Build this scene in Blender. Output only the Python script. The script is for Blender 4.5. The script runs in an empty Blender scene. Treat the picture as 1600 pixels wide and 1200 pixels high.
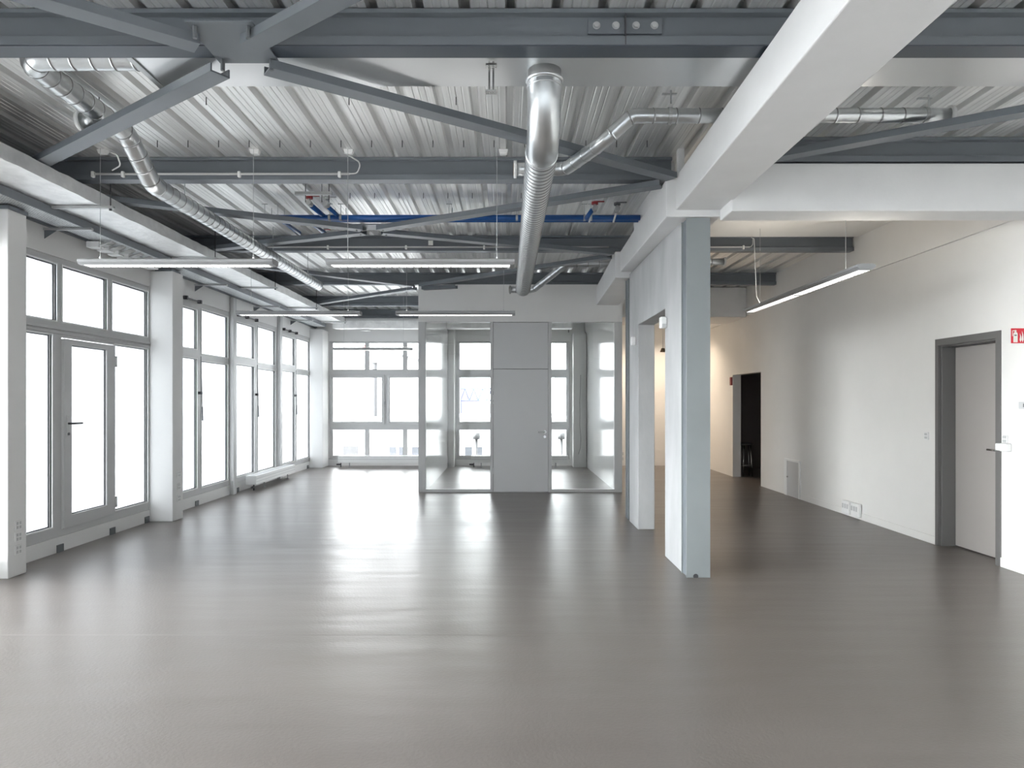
import bpy, bmesh, math, random
from mathutils import Vector, Matrix
random.seed(7)
C = bpy.context.scene.collection
S = bpy.context.scene
PI = math.pi

# ------------------------------------------------------------------ camera
cam_d = bpy.data.cameras.new('camera')
cam_d.sensor_width = 36.0
cam_d.lens = 1100.0 / 1600.0 * 36.0
cam_d.shift_x = 7 / 1600.0
cam_d.shift_y = 27 / 1600.0
cam_d.clip_start = 0.05
cam_d.clip_end = 400
cam = bpy.data.objects.new('camera', cam_d)
C.objects.link(cam)
cam.location = (0, 0, 1.5)
cam.rotation_euler = (PI / 2, 0, 0)
S.camera = cam

# ------------------------------------------------------------------ world / exposure
SKY = 1.0
w = bpy.data.worlds.new('overcast_sky')
S.world = w
w.use_nodes = True
nt = w.node_tree
bg = nt.nodes['Background']
bg.inputs['Color'].default_value = (0.955, 0.975, 1.0, 1)
bg.inputs['Strength'].default_value = SKY
# thin overcast: the cloud is much brighter on the sun side (left, behind the camera) than over the yard at the rear
_tc = nt.nodes.new('ShaderNodeTexCoord')
_vm = nt.nodes.new('ShaderNodeVectorMath')
_vm.operation = 'DOT_PRODUCT'
_vm.inputs[1].default_value = (-0.85, -0.53, 0.0)
_mr = nt.nodes.new('ShaderNodeMapRange')
_mr.interpolation_type = 'SMOOTHSTEP'
_mr.inputs['From Min'].default_value = -0.65
_mr.inputs['From Max'].default_value = 0.95
_mr.inputs['To Min'].default_value = 8.5
_mr.inputs['To Max'].default_value = 27.0
nt.links.new(_tc.outputs['Generated'], _vm.inputs[0])
nt.links.new(_vm.outputs['Value'], _mr.inputs['Value'])
nt.links.new(_mr.outputs['Result'], bg.inputs['Strength'])
S.view_settings.view_transform = 'Standard'
S.view_settings.look = 'None'
S.view_settings.exposure = 0.33
S.view_settings.gamma = 1.0
S.view_settings.use_curve_mapping = False

# ------------------------------------------------------------------ materials
def newmat(name):
    m = bpy.data.materials.new(name)
    m.use_nodes = True
    return m, m.node_tree, m.node_tree.nodes['Principled BSDF']

def mat(name, col, rough=0.5, metal=0.0, noise=0.0, nscale=8.0, bump=0.0, bscale=60.0,
        stretch=(1, 1, 1), rnoise=0.0, spec=None):
    m, t, b = newmat(name)
    b.inputs['Base Color'].default_value = (*col, 1)
    b.inputs['Roughness'].default_value = rough
    b.inputs['Metallic'].default_value = metal
    if spec is not None:
        b.inputs['Specular IOR Level'].default_value = spec
    tc = t.nodes.new('ShaderNodeTexCoord')
    mp = t.nodes.new('ShaderNodeMapping')
    mp.inputs['Scale'].default_value = stretch
    t.links.new(tc.outputs['Object'], mp.inputs['Vector'])
    if noise > 0 or rnoise > 0:
        n = t.nodes.new('ShaderNodeTexNoise')
        n.inputs['Scale'].default_value = nscale
        n.inputs['Detail'].default_value = 6
        t.links.new(mp.outputs['Vector'], n.inputs['Vector'])
        if noise > 0:
            r = t.nodes.new('ShaderNodeMapRange')
            r.inputs['From Min'].default_value = 0.3
            r.inputs['From Max'].default_value = 0.7
            r.inputs['To Min'].default_value = 1 - noise
            r.inputs['To Max'].default_value = 1 + noise
            t.links.new(n.outputs['Fac'], r.inputs['Value'])
            mx = t.nodes.new('ShaderNodeVectorMath')
            mx.operation = 'SCALE'
            mx.inputs[0].default_value = col
            t.links.new(r.outputs['Result'], mx.inputs['Scale'])
            t.links.new(mx.outputs['Vector'], b.inputs['Base Color'])
        if rnoise > 0:
            r = t.nodes.new('ShaderNodeMapRange')
            r.inputs['From Min'].default_value = 0.3
            r.inputs['From Max'].default_value = 0.7
            r.inputs['To Min'].default_value = max(0.02, rough - rnoise)
            r.inputs['To Max'].default_value = rough + rnoise
            t.links.new(n.outputs['Fac'], r.inputs['Value'])
            t.links.new(r.outputs['Result'], b.inputs['Roughness'])
    if bump > 0:
        n2 = t.nodes.new('ShaderNodeTexNoise')
        n2.inputs['Scale'].default_value = bscale
        n2.inputs['Detail'].default_value = 4
        t.links.new(mp.outputs['Vector'], n2.inputs['Vector'])
        bp = t.nodes.new('ShaderNodeBump')
        bp.inputs['Strength'].default_value = bump
        bp.inputs['Distance'].default_value = 0.02
        t.links.new(n2.outputs['Fac'], bp.inputs['Height'])
        t.links.new(bp.outputs['Normal'], b.inputs['Normal'])
    return m

M = {}
M['wall'] = mat('white_wall_paint', (0.80, 0.795, 0.785), 0.62, noise=0.012, nscale=3, bump=0.04, bscale=120)
M['wall_warm'] = mat('white_roughcast_paint', (0.82, 0.805, 0.78), 0.65, noise=0.012, nscale=3, bump=0.05, bscale=90)
M['beamwhite'] = mat('white_painted_concrete', (0.82, 0.82, 0.82), 0.6, noise=0.02, nscale=4, bump=0.05, bscale=40)
M['frame'] = mat('light_window_frame_paint', (0.56, 0.56, 0.56), 0.38)
M['panel'] = mat('light_grey_lacquer_panel', (0.62, 0.62, 0.625), 0.35)
M['gasket'] = mat('dark_rubber_gasket', (0.06, 0.06, 0.065), 0.6)
M['steel'] = mat('blue_grey_steel_paint', (0.150, 0.166, 0.186), 0.42, noise=0.05, nscale=3)
M['strip'] = mat('dark_slate_flange_strip', (0.045, 0.058, 0.075), 0.35)
M['seam_shade'] = mat('duct_seam_shade', (0.30, 0.305, 0.31), 0.45, 0.6)  # shadow line along each duct seam, put into the colour
M['steel_l'] = mat('light_blue_grey_column_paint', (0.235, 0.255, 0.262), 0.45, noise=0.06, nscale=2)
M['galv'] = mat('galvanised_duct_steel', (0.68, 0.70, 0.71), 0.31, 0.95, noise=0.04, nscale=14, rnoise=0.02)
M['galv_flat'] = mat('galvanised_sheet_steel', (0.74, 0.75, 0.755), 0.30, 0.9, noise=0.02, nscale=1.5, bump=0.02, bscale=1.2)
M['gloss_white'] = mat('glossy_white_panel', (0.90, 0.905, 0.905), 0.12, noise=0.01, nscale=2)
M['bracket'] = mat('zinc_plated_bracket', (0.55, 0.56, 0.56), 0.4, 0.8)
M['foil'] = mat('wrinkled_aluminium_foil', (0.92, 0.92, 0.915), 0.44, 0.75, noise=0.08, nscale=8, rnoise=0.08, bump=0.6, bscale=14)
M['concrete'] = mat('smooth_grey_concrete', (0.41, 0.415, 0.42), 0.7, noise=0.12, nscale=2.2, bump=0.12, bscale=18, stretch=(1.6, 1.6, 0.6))
M['plastic'] = mat('white_switch_plastic', (0.82, 0.82, 0.81), 0.35)
M['plastic_l'] = mat('pale_grey_plastic', (0.55, 0.55, 0.55), 0.4)
M['dark'] = mat('dark_metal', (0.05, 0.05, 0.055), 0.45)
M['chrome'] = mat('brushed_stainless', (0.55, 0.55, 0.54), 0.25, 1.0)
M['alu'] = mat('anodised_aluminium_lamp', (0.36, 0.365, 0.37), 0.45, 0.2)
M['blue'] = mat('blue_pipe_enamel', (0.012, 0.085, 0.30), 0.3)
M['red'] = mat('dark_red_valve', (0.30, 0.02, 0.025), 0.4)
M['brass'] = mat('dull_brass', (0.25, 0.18, 0.12), 0.45, 0.7)
M['door_grey'] = mat('warm_grey_door_paint', (0.37, 0.345, 0.325), 0.45)
M['door_frame'] = mat('dark_grey_door_frame_paint', (0.135, 0.132, 0.128), 0.42)
M['dark_room'] = mat('charcoal_room_paint', (0.36, 0.33, 0.32), 0.8)
M['sign_red'] = mat('sign_red', (0.62, 0.01, 0.03), 0.4)
M['sign_white'] = mat('sign_white', (0.85, 0.85, 0.8), 0.4)
M['clip'] = mat('dark_grey_plate', (0.13, 0.14, 0.15), 0.5)
M['ext_wall'] = mat('pale_render_facade', (0.30, 0.30, 0.30), 0.8, noise=0.03, nscale=1)
M['ext_wall2'] = mat('pale_slat_facade', (0.22, 0.225, 0.23), 0.8)
M['ext_dark'] = mat('facade_window_glass', (0.03, 0.033, 0.04), 0.3)
M['ext_grey'] = mat('grey_outdoor_metal', (0.035, 0.035, 0.037), 0.5)
M['ext_red'] = mat('red_roof_sign', (0.3, 0.05, 0.05), 0.6)
M['ext_blue'] = mat('blue_crane_paint', (0.05, 0.07, 0.22), 0.6)
M['ext_brick'] = mat('pinkish_brick_facade', (0.26, 0.18, 0.16), 0.8, noise=0.08, nscale=2)
M['asphalt'] = mat('pale_yard_paving', (0.20, 0.20, 0.20), 0.85, noise=0.05, nscale=1)

# floor: troweled grey-brown coating, satin polish with trowel waves
def floor_mat():
    m, t, b = newmat('polished_grey_floor_coating')
    tc = t.nodes.new('ShaderNodeTexCoord')
    mp = t.nodes.new('ShaderNodeMapping'); mp.inputs['Scale'].default_value = (0.35, 1.4, 1)
    t.links.new(tc.outputs['Object'], mp.inputs['Vector'])
    n = t.nodes.new('ShaderNodeTexNoise'); n.inputs['Scale'].default_value = 1.3; n.inputs['Detail'].default_value = 4
    t.links.new(mp.outputs['Vector'], n.inputs['Vector'])
    cr = t.nodes.new('ShaderNodeValToRGB')
    cr.color_ramp.elements[0].position = 0.2; cr.color_ramp.elements[0].color = (0.128, 0.112, 0.102, 1)
    cr.color_ramp.elements[1].position = 0.72; cr.color_ramp.elements[1].color = (0.155, 0.137, 0.126, 1)
    t.links.new(n.outputs['Fac'], cr.inputs['Fac'])
    t.links.new(cr.outputs['Color'], b.inputs['Base Color'])
    r = t.nodes.new('ShaderNodeMapRange')
    r.inputs['From Min'].default_value = 0.1; r.inputs['From Max'].default_value = 0.9
    r.inputs['To Min'].default_value = 0.27; r.inputs['To Max'].default_value = 0.38
    t.links.new(n.outputs['Fac'], r.inputs['Value'])
    t.links.new(r.outputs['Result'], b.inputs['Roughness'])
    b.inputs['Specular IOR Level'].default_value = 0.6
    mp2 = t.nodes.new('ShaderNodeMapping'); mp2.inputs['Scale'].default_value = (0.45, 2.0, 1)
    t.links.new(tc.outputs['Object'], mp2.inputs['Vector'])
    n2 = t.nodes.new('ShaderNodeTexNoise'); n2.inputs['Scale'].default_value = 2.2; n2.inputs['Detail'].default_value = 1.5
    t.links.new(mp2.outputs['Vector'], n2.inputs['Vector'])
    n3 = t.nodes.new('ShaderNodeTexNoise'); n3.inputs['Scale'].default_value = 55; n3.inputs['Detail'].default_value = 3
    t.links.new(tc.outputs['Object'], n3.inputs['Vector'])
    b1 = t.nodes.new('ShaderNodeBump'); b1.inputs['Strength'].default_value = 0.26; b1.inputs['Distance'].default_value = 0.02
    t.links.new(n2.outputs['Fac'], b1.inputs['Height'])
    b2 = t.nodes.new('ShaderNodeBump'); b2.inputs['Strength'].default_value = 0.12; b2.inputs['Distance'].default_value = 0.01
    t.links.new(n3.outputs['Fac'], b2.inputs['Height'])
    t.links.new(b1.outputs['Normal'], b2.inputs['Normal'])
    t.links.new(b2.outputs['Normal'], b.inputs['Normal'])
    return m
M['floor'] = floor_mat()

# deck: galvanised trapezoid sheet, streaky along its ribs
def deck_mat():
    m, t, b = newmat('galvanised_trapezoid_deck')
    b.inputs['Metallic'].default_value = 0.7
    tc = t.nodes.new('ShaderNodeTexCoord')
    mp = t.nodes.new('ShaderNodeMapping'); mp.inputs['Scale'].default_value = (34, 0.35, 1)
    t.links.new(tc.outputs['Object'], mp.inputs['Vector'])
    n = t.nodes.new('ShaderNodeTexNoise'); n.inputs['Scale'].default_value = 1.0; n.inputs['Detail'].default_value = 4
    t.links.new(mp.outputs['Vector'], n.inputs['Vector'])
    cr = t.nodes.new('ShaderNodeValToRGB')
    cr.color_ramp.elements[0].position = 0.3; cr.color_ramp.elements[0].color = (0.76, 0.76, 0.75, 1)
    cr.color_ramp.elements[1].position = 0.7; cr.color_ramp.elements[1].color = (0.90, 0.90, 0.89, 1)
    t.links.new(n.outputs['Fac'], cr.inputs['Fac'])
    t.links.new(cr.outputs['Color'], b.inputs['Base Color'])
    r = t.nodes.new('ShaderNodeMapRange')
    r.inputs['From Min'].default_value = 0.3; r.inputs['From Max'].default_value = 0.7
    r.inputs['To Min'].default_value = 0.45; r.inputs['To Max'].default_value = 0.30
    t.links.new(n.outputs['Fac'], r.inputs['Value'])
    t.links.new(r.outputs['Result'], b.inputs['Roughness'])
    bp = t.nodes.new('ShaderNodeBump'); bp.inputs['Strength'].default_value = 0.6; bp.inputs['Distance'].default_value = 0.006
    t.links.new(n.outputs['Fac'], bp.inputs['Height'])
    t.links.new(bp.outputs['Normal'], b.inputs['Normal'])
    return m
M['deck'] = deck_mat()

def glass_mat():
    m = bpy.data.materials.new('clear_glass'); m.use_nodes = True
    t = m.node_tree; t.nodes.clear()
    o = t.nodes.new('ShaderNodeOutputMaterial'); mx = t.nodes.new('ShaderNodeMixShader')
    tr = t.nodes.new('ShaderNodeBsdfTransparent'); tr.inputs['Color'].default_value = (0.98, 0.99, 0.985, 1)
    gl = t.nodes.new('ShaderNodeBsdfGlossy'); gl.inputs['Roughness'].default_value = 0.01
    f = t.nodes.new('ShaderNodeFresnel'); f.inputs['IOR'].default_value = 1.5
    mu = t.nodes.new('ShaderNodeMath'); mu.operation = 'MULTIPLY'; mu.inputs[1].default_value = 0.9; mu.use_clamp = True
    t.links.new(f.outputs[0], mu.inputs[0]); t.links.new(mu.outputs[0], mx.inputs[0])
    t.links.new(tr.outputs[0], mx.inputs[1]); t.links.new(gl.outputs[0], mx.inputs[2])
    t.links.new(mx.outputs[0], o.inputs[0])
    return m
M['glass'] = glass_mat()

def frosted_mat():
    m = bpy.data.materials.new('frosted_white_glass'); m.use_nodes = True
    t = m.node_tree; t.nodes.clear()
    o = t.nodes.new('ShaderNodeOutputMaterial')
    tl = t.nodes.new('ShaderNodeBsdfTranslucent'); tl.inputs['Color'].default_value = (0.36, 0.37, 0.375, 1)
    tr = t.nodes.new('ShaderNodeBsdfTransparent'); tr.inputs['Color'].default_value = (0.40, 0.41, 0.415, 1)
    gl = t.nodes.new('ShaderNodeBsdfGlossy'); gl.inputs['Roughness'].default_value = 0.1
    m1 = t.nodes.new('ShaderNodeMixShader'); m1.inputs[0].default_value = 0.45
    m2 = t.nodes.new('ShaderNodeMixShader'); m2.inputs[0].default_value = 0.05
    t.links.new(tl.outputs[0], m1.inputs[1]); t.links.new(tr.outputs[0], m1.inputs[2])
    t.links.new(m1.outputs[0], m2.inputs[1]); t.links.new(gl.outputs[0], m2.inputs[2])
    t.links.new(m2.outputs[0], o.inputs[0])
    return m
M['frosted'] = frosted_mat()

def emit_mat(name, col, s):
    m, t, b = newmat(name)
    b.inputs['Base Color'].default_value = (0.8, 0.8, 0.8, 1)
    b.inputs['Emission Color'].default_value = (*col, 1)
    b.inputs['Emission Strength'].default_value = s
    return m
M['lamp_on'] = emit_mat('lit_lamp_louvre', (1.0, 0.98, 0.95), 1.4)
M['uplight_w'] = emit_mat('lit_lamp_top_white', (1.0, 0.98, 0.96), 5.0)
M['uplight'] = emit_mat('lit_lamp_top', (1.0, 0.92, 0.80), 12.0)
M['lamp_warm'] = emit_mat('lit_warm_downlight', (1.0, 0.8, 0.55), 12)

def perf_mat():
    m, t, b = newmat('perforated_tray_sheet')
    b.inputs['Metallic'].default_value = 0.7; b.inputs['Roughness'].default_value = 0.4
    tc = t.nodes.new('ShaderNodeTexCoord')
    v = t.nodes.new('ShaderNodeTexVoronoi'); v.inputs['Scale'].default_value = 38; v.inputs['Randomness'].default_value = 0.15
    t.links.new(tc.outputs['Object'], v.inputs['Vector'])
    cr = t.nodes.new('ShaderNodeValToRGB')
    cr.color_ramp.elements[0].position = 0.25; cr.color_ramp.elements[0].color = (0.10, 0.105, 0.11, 1)
    cr.color_ramp.elements[1].position = 0.34; cr.color_ramp.elements[1].color = (0.62, 0.64, 0.65, 1)
    t.links.new(v.outputs['Distance'], cr.inputs['Fac']); t.links.new(cr.outputs['Color'], b.inputs['Base Color'])
    return m
M['perf'] = perf_mat()

# ------------------------------------------------------------------ geometry helpers
def obj(name, bm, m, parent=None, smooth=False, bevel=0.0):
    me = bpy.data.meshes.new(name)
    bmesh.ops.recalc_face_normals(bm, faces=bm.faces[:])
    if smooth:
        for f in bm.faces:
            f.smooth = len(f.verts) <= 4
    bm.to_mesh(me); bm.free()
    o = bpy.data.objects.new(name, me)
    C.objects.link(o)
    for x in (m if isinstance(m, (list, tuple)) else [m]):
        me.materials.append(x)
    if parent is not None:
        o.parent = parent
        o.location = -parent.location if parent.parent is None else (0, 0, 0)
        if parent.parent is not None:
            o.location = (0, 0, 0)
    if bevel > 0:
        b = o.modifiers.new('bevel', 'BEVEL'); b.width = bevel; b.segments = 2; b.limit_method = 'ANGLE'
    return o

def obj_split(name, bm, m, parent=None, **k):
    """one object for every separate piece of the mesh"""
    bm.verts.ensure_lookup_table()
    seen = {}; n = 0
    for v in bm.verts:
        if v in seen:
            continue
        st = [v]; seen[v] = n
        while st:
            a = st.pop()
            for e in a.link_edges:
                b = e.other_vert(a)
                if b not in seen:
                    seen[b] = n; st.append(b)
        n += 1
    out = []
    for i in range(n):
        nb = bmesh.new(); mp = {}
        for v, c in seen.items():
            if c == i:
                mp[v] = nb.verts.new(v.co)
        for f in bm.faces:
            if f.verts[0] in mp:
                nb.faces.new([mp[v] for v in f.verts])
        out.append(obj(name, nb, m, parent, **k))
    bm.free()
    return out

def box(bm, x0, x1, y0, y1, z0, z1):
    v = [bm.verts.new(p) for p in ((x0, y0, z0), (x1, y0, z0), (x1, y1, z0), (x0, y1, z0),
                                   (x0, y0, z1), (x1, y0, z1), (x1, y1, z1), (x0, y1, z1))]
    for f in ((0, 3, 2, 1), (4, 5, 6, 7), (0, 1, 5, 4), (1, 2, 6, 5), (2, 3, 7, 6), (3, 0, 4, 7)):
        bm.faces.new([v[i] for i in f])

def hexa(bm, pts):      # 8 points: bottom ring 4, top ring 4
    v = [bm.verts.new(p) for p in pts]
    for f in ((0, 3, 2, 1), (4, 5, 6, 7), (0, 1, 5, 4), (1, 2, 6, 5), (2, 3, 7, 6), (3, 0, 4, 7)):
        bm.faces.new([v[i] for i in f])

def mbox(*a):
    bm = bmesh.new(); box(bm, *a); return bm

def extrude_profile(bm, prof, a, b, up=Vector((0, 0, 1)), caps=True):
    """closed 2D profile (u sideways, v up) swept straight from a to b"""
    a = Vector(a); b = Vector(b)
    d = (b - a).normalized()
    side = d.cross(up).normalized()
    upv = side.cross(d).normalized()
    r0 = [bm.verts.new(a + side * u + upv * v) for u, v in prof]
    r1 = [bm.verts.new(b + side * u + upv * v) for u, v in prof]
    n = len(prof)
    for i in range(n):
        bm.faces.new((r0[i], r0[(i + 1) % n], r1[(i + 1) % n], r1[i]))
    if caps:
        bm.faces.new(r0[::-1]); bm.faces.new(r1)

def fillet(pts, R, seg=8):
    pts = [Vector(p) for p in pts]
    out = [pts[0]]
    for i in range(1, len(pts) - 1):
        p, a, b = pts[i], pts[i - 1], pts[i + 1]
        d1 = (a - p); d2 = (b - p)
        r = R if not isinstance(R, (list, tuple)) else R[i - 1]
        ang = d1.angle(d2)
        if abs(ang - PI) < 1e-3:
            out.append(p); continue
        L = min(r / math.tan(ang / 2), d1.length * 0.49 if i > 1 else d1.length * 0.98, d2.length * 0.98 if i == len(pts) - 2 else d2.length * 0.49)
        rr = L * math.tan(ang / 2)
        d1.normalize(); d2.normalize()
        cdir = (d1 + d2).normalized()
        cen = p + cdir * (rr / math.sin(ang / 2))
        s = p + d1 * L - cen; e = p + d2 * L - cen
        tot = s.angle(e); ax = s.cross(e).normalized()
        for k in range(seg + 1):
            out.append(cen + Matrix.Rotation(tot * k / seg, 3, ax) @ s)
    out.append(pts[-1])
    return out

def sweep(bm, pts, rad, n=20, caps=True, mi=None):
    pts = [Vector(p) for p in pts]
    N = len(pts)
    rf = rad if callable(rad) else (lambda i: rad)
    tang = []
    for i in range(N):
        t = (pts[min(i + 1, N - 1)] - pts[max(i - 1, 0)]).normalized()
        tang.append(t)
    ref = Vector((0, 0, 1)) if abs(tang[0].z) < 0.9 else Vector((1, 0, 0))
    u = tang[0].cross(ref).normalized()
    rings = []
    for i in range(N):
        if i > 0:
            q = tang[i - 1].rotation_difference(tang[i])
            u = (q @ u); u = (u - tang[i] * u.dot(tang[i])).normalized()
        v = tang[i].cross(u)
        r = rf(i)
        rings.append([bm.verts.new(pts[i] + (u * math.cos(2 * PI * k / n) + v * math.sin(2 * PI * k / n)) * r) for k in range(n)])
    for i in range(N - 1):
        for k in range(n):
            f = bm.faces.new((rings[i][k], rings[i][(k + 1) % n], rings[i + 1][(k + 1) % n], rings[i + 1][k]))
            if mi and mi(i):
                f.material_index = 1
    if caps:
        bm.faces.new(rings[0][::-1]); bm.faces.new(rings[-1])

def cyl(bm, a, b, r, n=16):
    sweep(bm, [a, b], r, n)

def seam_duct(bm, path, r, pitch, bead=0.004, n=32, skip=(), caps=True):
    """round spiral duct: raised seams every pitch, none inside the skip ranges (pressed elbows)"""
    P = [Vector(p) for p in path]
    cum = [0]
    for i in range(1, len(P)):
        cum.append(cum[-1] + (P[i] - P[i - 1]).length)
    L = cum[-1]
    ss = {round(c, 5): r for c in cum}
    s = pitch * 0.5
    while s < L - 0.02:
        if not any(a < s < b for a, b in skip):
            for ds, dr in ((-0.012, 0), (-0.005, 0), (-0.002, bead), (0.002, bead), (0.006, 0), (0.012, 0)):
                ss[round(s + ds, 5)] = r + dr
        s += pitch
    keys = sorted(k for k in ss if 0 <= k <= L + 1e-4)
    pts, rs = [], []
    j = 0
    for k in keys:
        while j < len(P) - 2 and cum[j + 1] < k:
            j += 1
        f = (k - cum[j]) / max(1e-9, cum[j + 1] - cum[j])
        p = P[j].lerp(P[j + 1], min(1, max(0, f)))
        if pts and (p - pts[-1]).length < 1e-4:
            continue
        pts.append(p); rs.append(ss[k])
    sweep(bm, pts, lambda i: rs[i], n, caps, mi=lambda i: i + 1 < len(rs) and rs[i + 1] > r + 0.001)  # second slot paints the shade line on each bead

def plate(bm, axis, u0, u1, v0, v1, holes, w0, w1):
    """slab with rectangular holes. axis 'x': u=y v=z w=x ; 'y': u=x v=z w=y ; 'z': u=x v=y w=z"""
    us = sorted({u0, u1, *[h[0] for h in holes], *[h[1] for h in holes]})
    vs = sorted({v0, v1, *[h[2] for h in holes], *[h[3] for h in holes]})
    us = [u for u in us if u0 - 1e-9 <= u <= u1 + 1e-9]
    vs = [v for v in vs if v0 - 1e-9 <= v <= v1 + 1e-9]
    def P(u, v, w):
        return {'x': (w, u, v), 'y': (u, w, v), 'z': (u, v, w)}[axis]
    def solid(i, j):
        if i < 0 or j < 0 or i >= len(us) - 1 or j >= len(vs) - 1:
            return False
        cu = (us[i] + us[i + 1]) / 2; cv = (vs[j] + vs[j + 1]) / 2
        return not any(h[0] < cu < h[1] and h[2] < cv < h[3] for h in holes)
    cache = {}
    def V(i, j, w):
        k = (i, j, w)
        if k not in cache:
            cache[k] = bm.verts.new(P(us[i], vs[j], w))
        return cache[k]
    for i in range(len(us) - 1):
        for j in range(len(vs) - 1):
            if not solid(i, j):
                continue
            for w in (w0, w1):
                bm.faces.new((V(i, j, w), V(i + 1, j, w), V(i + 1, j + 1, w), V(i, j + 1, w)))
            for (di, dj, a, b) in ((-1, 0, (i, j), (i, j + 1)), (1, 0, (i + 1, j), (i + 1, j + 1)),
                                   (0, -1, (i, j), (i + 1, j)), (0, 1, (i, j + 1), (i + 1, j + 1))):
                if not solid(i + di, j + dj):
                    bm.faces.new((V(*a, w0), V(*b, w0), V(*b, w1), V(*a, w1)))

def mplate(*a):
    bm = bmesh.new(); plate(bm, *a); return bm

def ring(bm, axis, u0, u1, v0, v1, t, w0, w1):
    plate(bm, axis, u0, u1, v0, v1, [(u0 + t, u1 - t, v0 + t, v1 - t)], w0, w1)

def struct(name, bm, m, parent=None, **k):
    o = obj(name, bm, m, parent, **k)
    if parent is None:
        o['kind'] = 'structure'
    return o

def empty(name, loc=(0, 0, 0)):
    o = bpy.data.objects.new(name, None)
    o.empty_display_size = 0.1
    C.objects.link(o); o.location = loc
    return o

def tag(o, label, cat, group=None):
    o['label'] = label; o['category'] = cat
    if group:
        o['group'] = group
    return o

def thing(name, label, cat, loc=(0, 0, 0), group=None):
    return tag(empty(name, loc), label, cat, group)

def copy_tree(o, parent=None):
    c = o.copy(); C.objects.link(c)
    if parent is not None:
        c.parent = parent
    for ch in list(o.children):
        copy_tree(ch, c)
    return c

DECK = 3.63      # underside of the metal deck
BB = 3.43        # underside of the steel beams

# ------------------------------------------------------------------ room shell
Y0, Y1 = -2.6, 16.4
struct('floor', mbox(-4.75, 7.2, Y0 - 0.3, Y1 + 0.3, -0.2, 0.0), M['floor'])

M['joint'] = mat('pale_floor_joint', (0.20, 0.185, 0.175), 0.4)
struct('floor_joint', mbox(-4.40, 1.4, 4.518, 4.521, 0.0, 0.0005), M['joint'])
# trapezoid deck
def deck_bm(x0, x1, y0, y1, z):
    bm = bmesh.new()
    prof = []
    x = x0
    pitch = 0.25
    while x < x1 - 1e-6:
        # wide lower pan with three shallow stiffening grooves, then the narrow upper flute
        for dx, dz in ((0, 0), (0.044, 0), (0.048, .003), (0.052, .003), (0.056, 0), (0.088, 0), (0.092, .003), (0.096, .003),
                       (0.100, 0), (0.132, 0), (0.136, .003), (0.140, .003), (0.144, 0), (0.186, 0), (0.196, .045), (0.238, .045), (0.2499, 0.0)):
            prof.append((x + dx, z + dz))
        x += pitch
    prof = [p for p in prof if p[0] <= x1]
    a = [bm.verts.new((px, y0, pz)) for px, pz in prof]
    b = [bm.verts.new((px, y1, pz)) for px, pz in prof]
    a2 = [bm.verts.new((px, y0, pz + 0.012)) for px, pz in prof]
    b2 = [bm.verts.new((px, y1, pz + 0.012)) for px, pz in prof]
    for i in range(len(prof) - 1):
        bm.faces.new((a[i], a[i + 1], b[i + 1], b[i]))
        bm.faces.new((a2[i], b2[i], b2[i + 1], a2[i + 1]))
        bm.faces.new((b[i], b[i + 1], b2[i + 1], b2[i]))
        bm.faces.new((a[i], a2[i], a2[i + 1], a[i + 1]))
    return bm
struct('ceiling', deck_bm(-4.7, 4.75, Y0, Y1 + 0.1, DECK), M['deck'])
struct('roof_slab', mbox(-4.95, 7.2, Y0 - 0.3, Y1 + 0.3, 3.72, 3.9), M['concrete'])

# ---- left window wall
XW = -4.46
GZ0, GZ1 = 0.245, 2.86
bays = []   # (y0, y1, panes[(y0,y1,z0,z1)], opening)
def two_pane(y0, y1, a0, a1, b0, b1):
    return [(a0, a1, 0.25, 2.11), (a0, a1, 2.25, 2.81), (b0, b1, 0.24, 2.085), (b0, b1, 2.195, 2.845)]
bay_panes = {
    1: (6.2, 8.78, [(6.24, 6.91, 0.262, 2.15), (6.24, 6.98, 2.30, 2.86), (7.07, 7.86, 2.30, 2.86), (7.96, 8.745, 2.30, 2.86),
                    (8.01, 8.745, 0.254, 2.145), (7.06, 7.99, 0.218, 2.14)]),
    2: (9.10, 11.30, two_pane(9.1, 11.3, 9.24, 10.136, 10.285, 11.25)),
    3: (11.44, 13.60, two_pane(0, 0, 11.52, 12.42, 12.60, 13.55)),
    4: (13.80, 15.96, two_pane(0, 0, 13.88, 14.78, 14.90, 15.92)),
    5: (3.1, 5.9, [(3.16, 4.47, 0.2, 2.88), (4.53, 5.84, 0.2, 2.88)]),
    6: (0.1, 2.95, [(0.16, 1.47, 0.2, 2.88), (1.53, 2.89, 0.2, 2.88)]),
    7: (-2.5, -0.05, [(-2.44, -1.32, 0.2, 2.88), (-1.26, -0.11, 0.2, 2.88)]),
}
holes = [(b[0], b[1], 0.15, 2.93) for b in bay_panes.values()]
struct('wall_left', mplate('x', Y0, Y1, 0.0, 3.75, holes, XW - 0.26, XW), M['wall'])
for n, (y0, y1, panes) in bay_panes.items():
    wnd = empty('window_%d' % n, (XW, (y0 + y1) / 2, 0.15)); wnd['kind'] = 'structure'
    fr = obj('window_frame', mplate('x', y0, y1, 0.15, 2.93, panes, XW - 0.07, XW - 0.012), M['frame'], wnd, bevel=0.004)
    for (a, b, c, d) in panes:
        if n == 1 and (a, b) == (7.06, 7.99):
            continue
        obj('glass_pane', mbox(XW - 0.062, XW - 0.050, a - 0.005, b + 0.005, c - 0.005, d + 0.005), M['frosted'] if n < 5 else M['glass'], wnd)
        bm = bmesh.new(); ring(bm, 'x', a, b, c, d, 0.008, XW - 0.050, XW - 0.040)
        obj('gasket', bm, M['gasket'], wnd)
        bm = bmesh.new(); ring(bm, 'x', a - 0.012, b + 0.012, c - 0.012, d + 0.012, 0.012, XW - 0.03, XW - 0.006)
        obj('glazing_bead', bm, M['plastic'], wnd)
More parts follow.
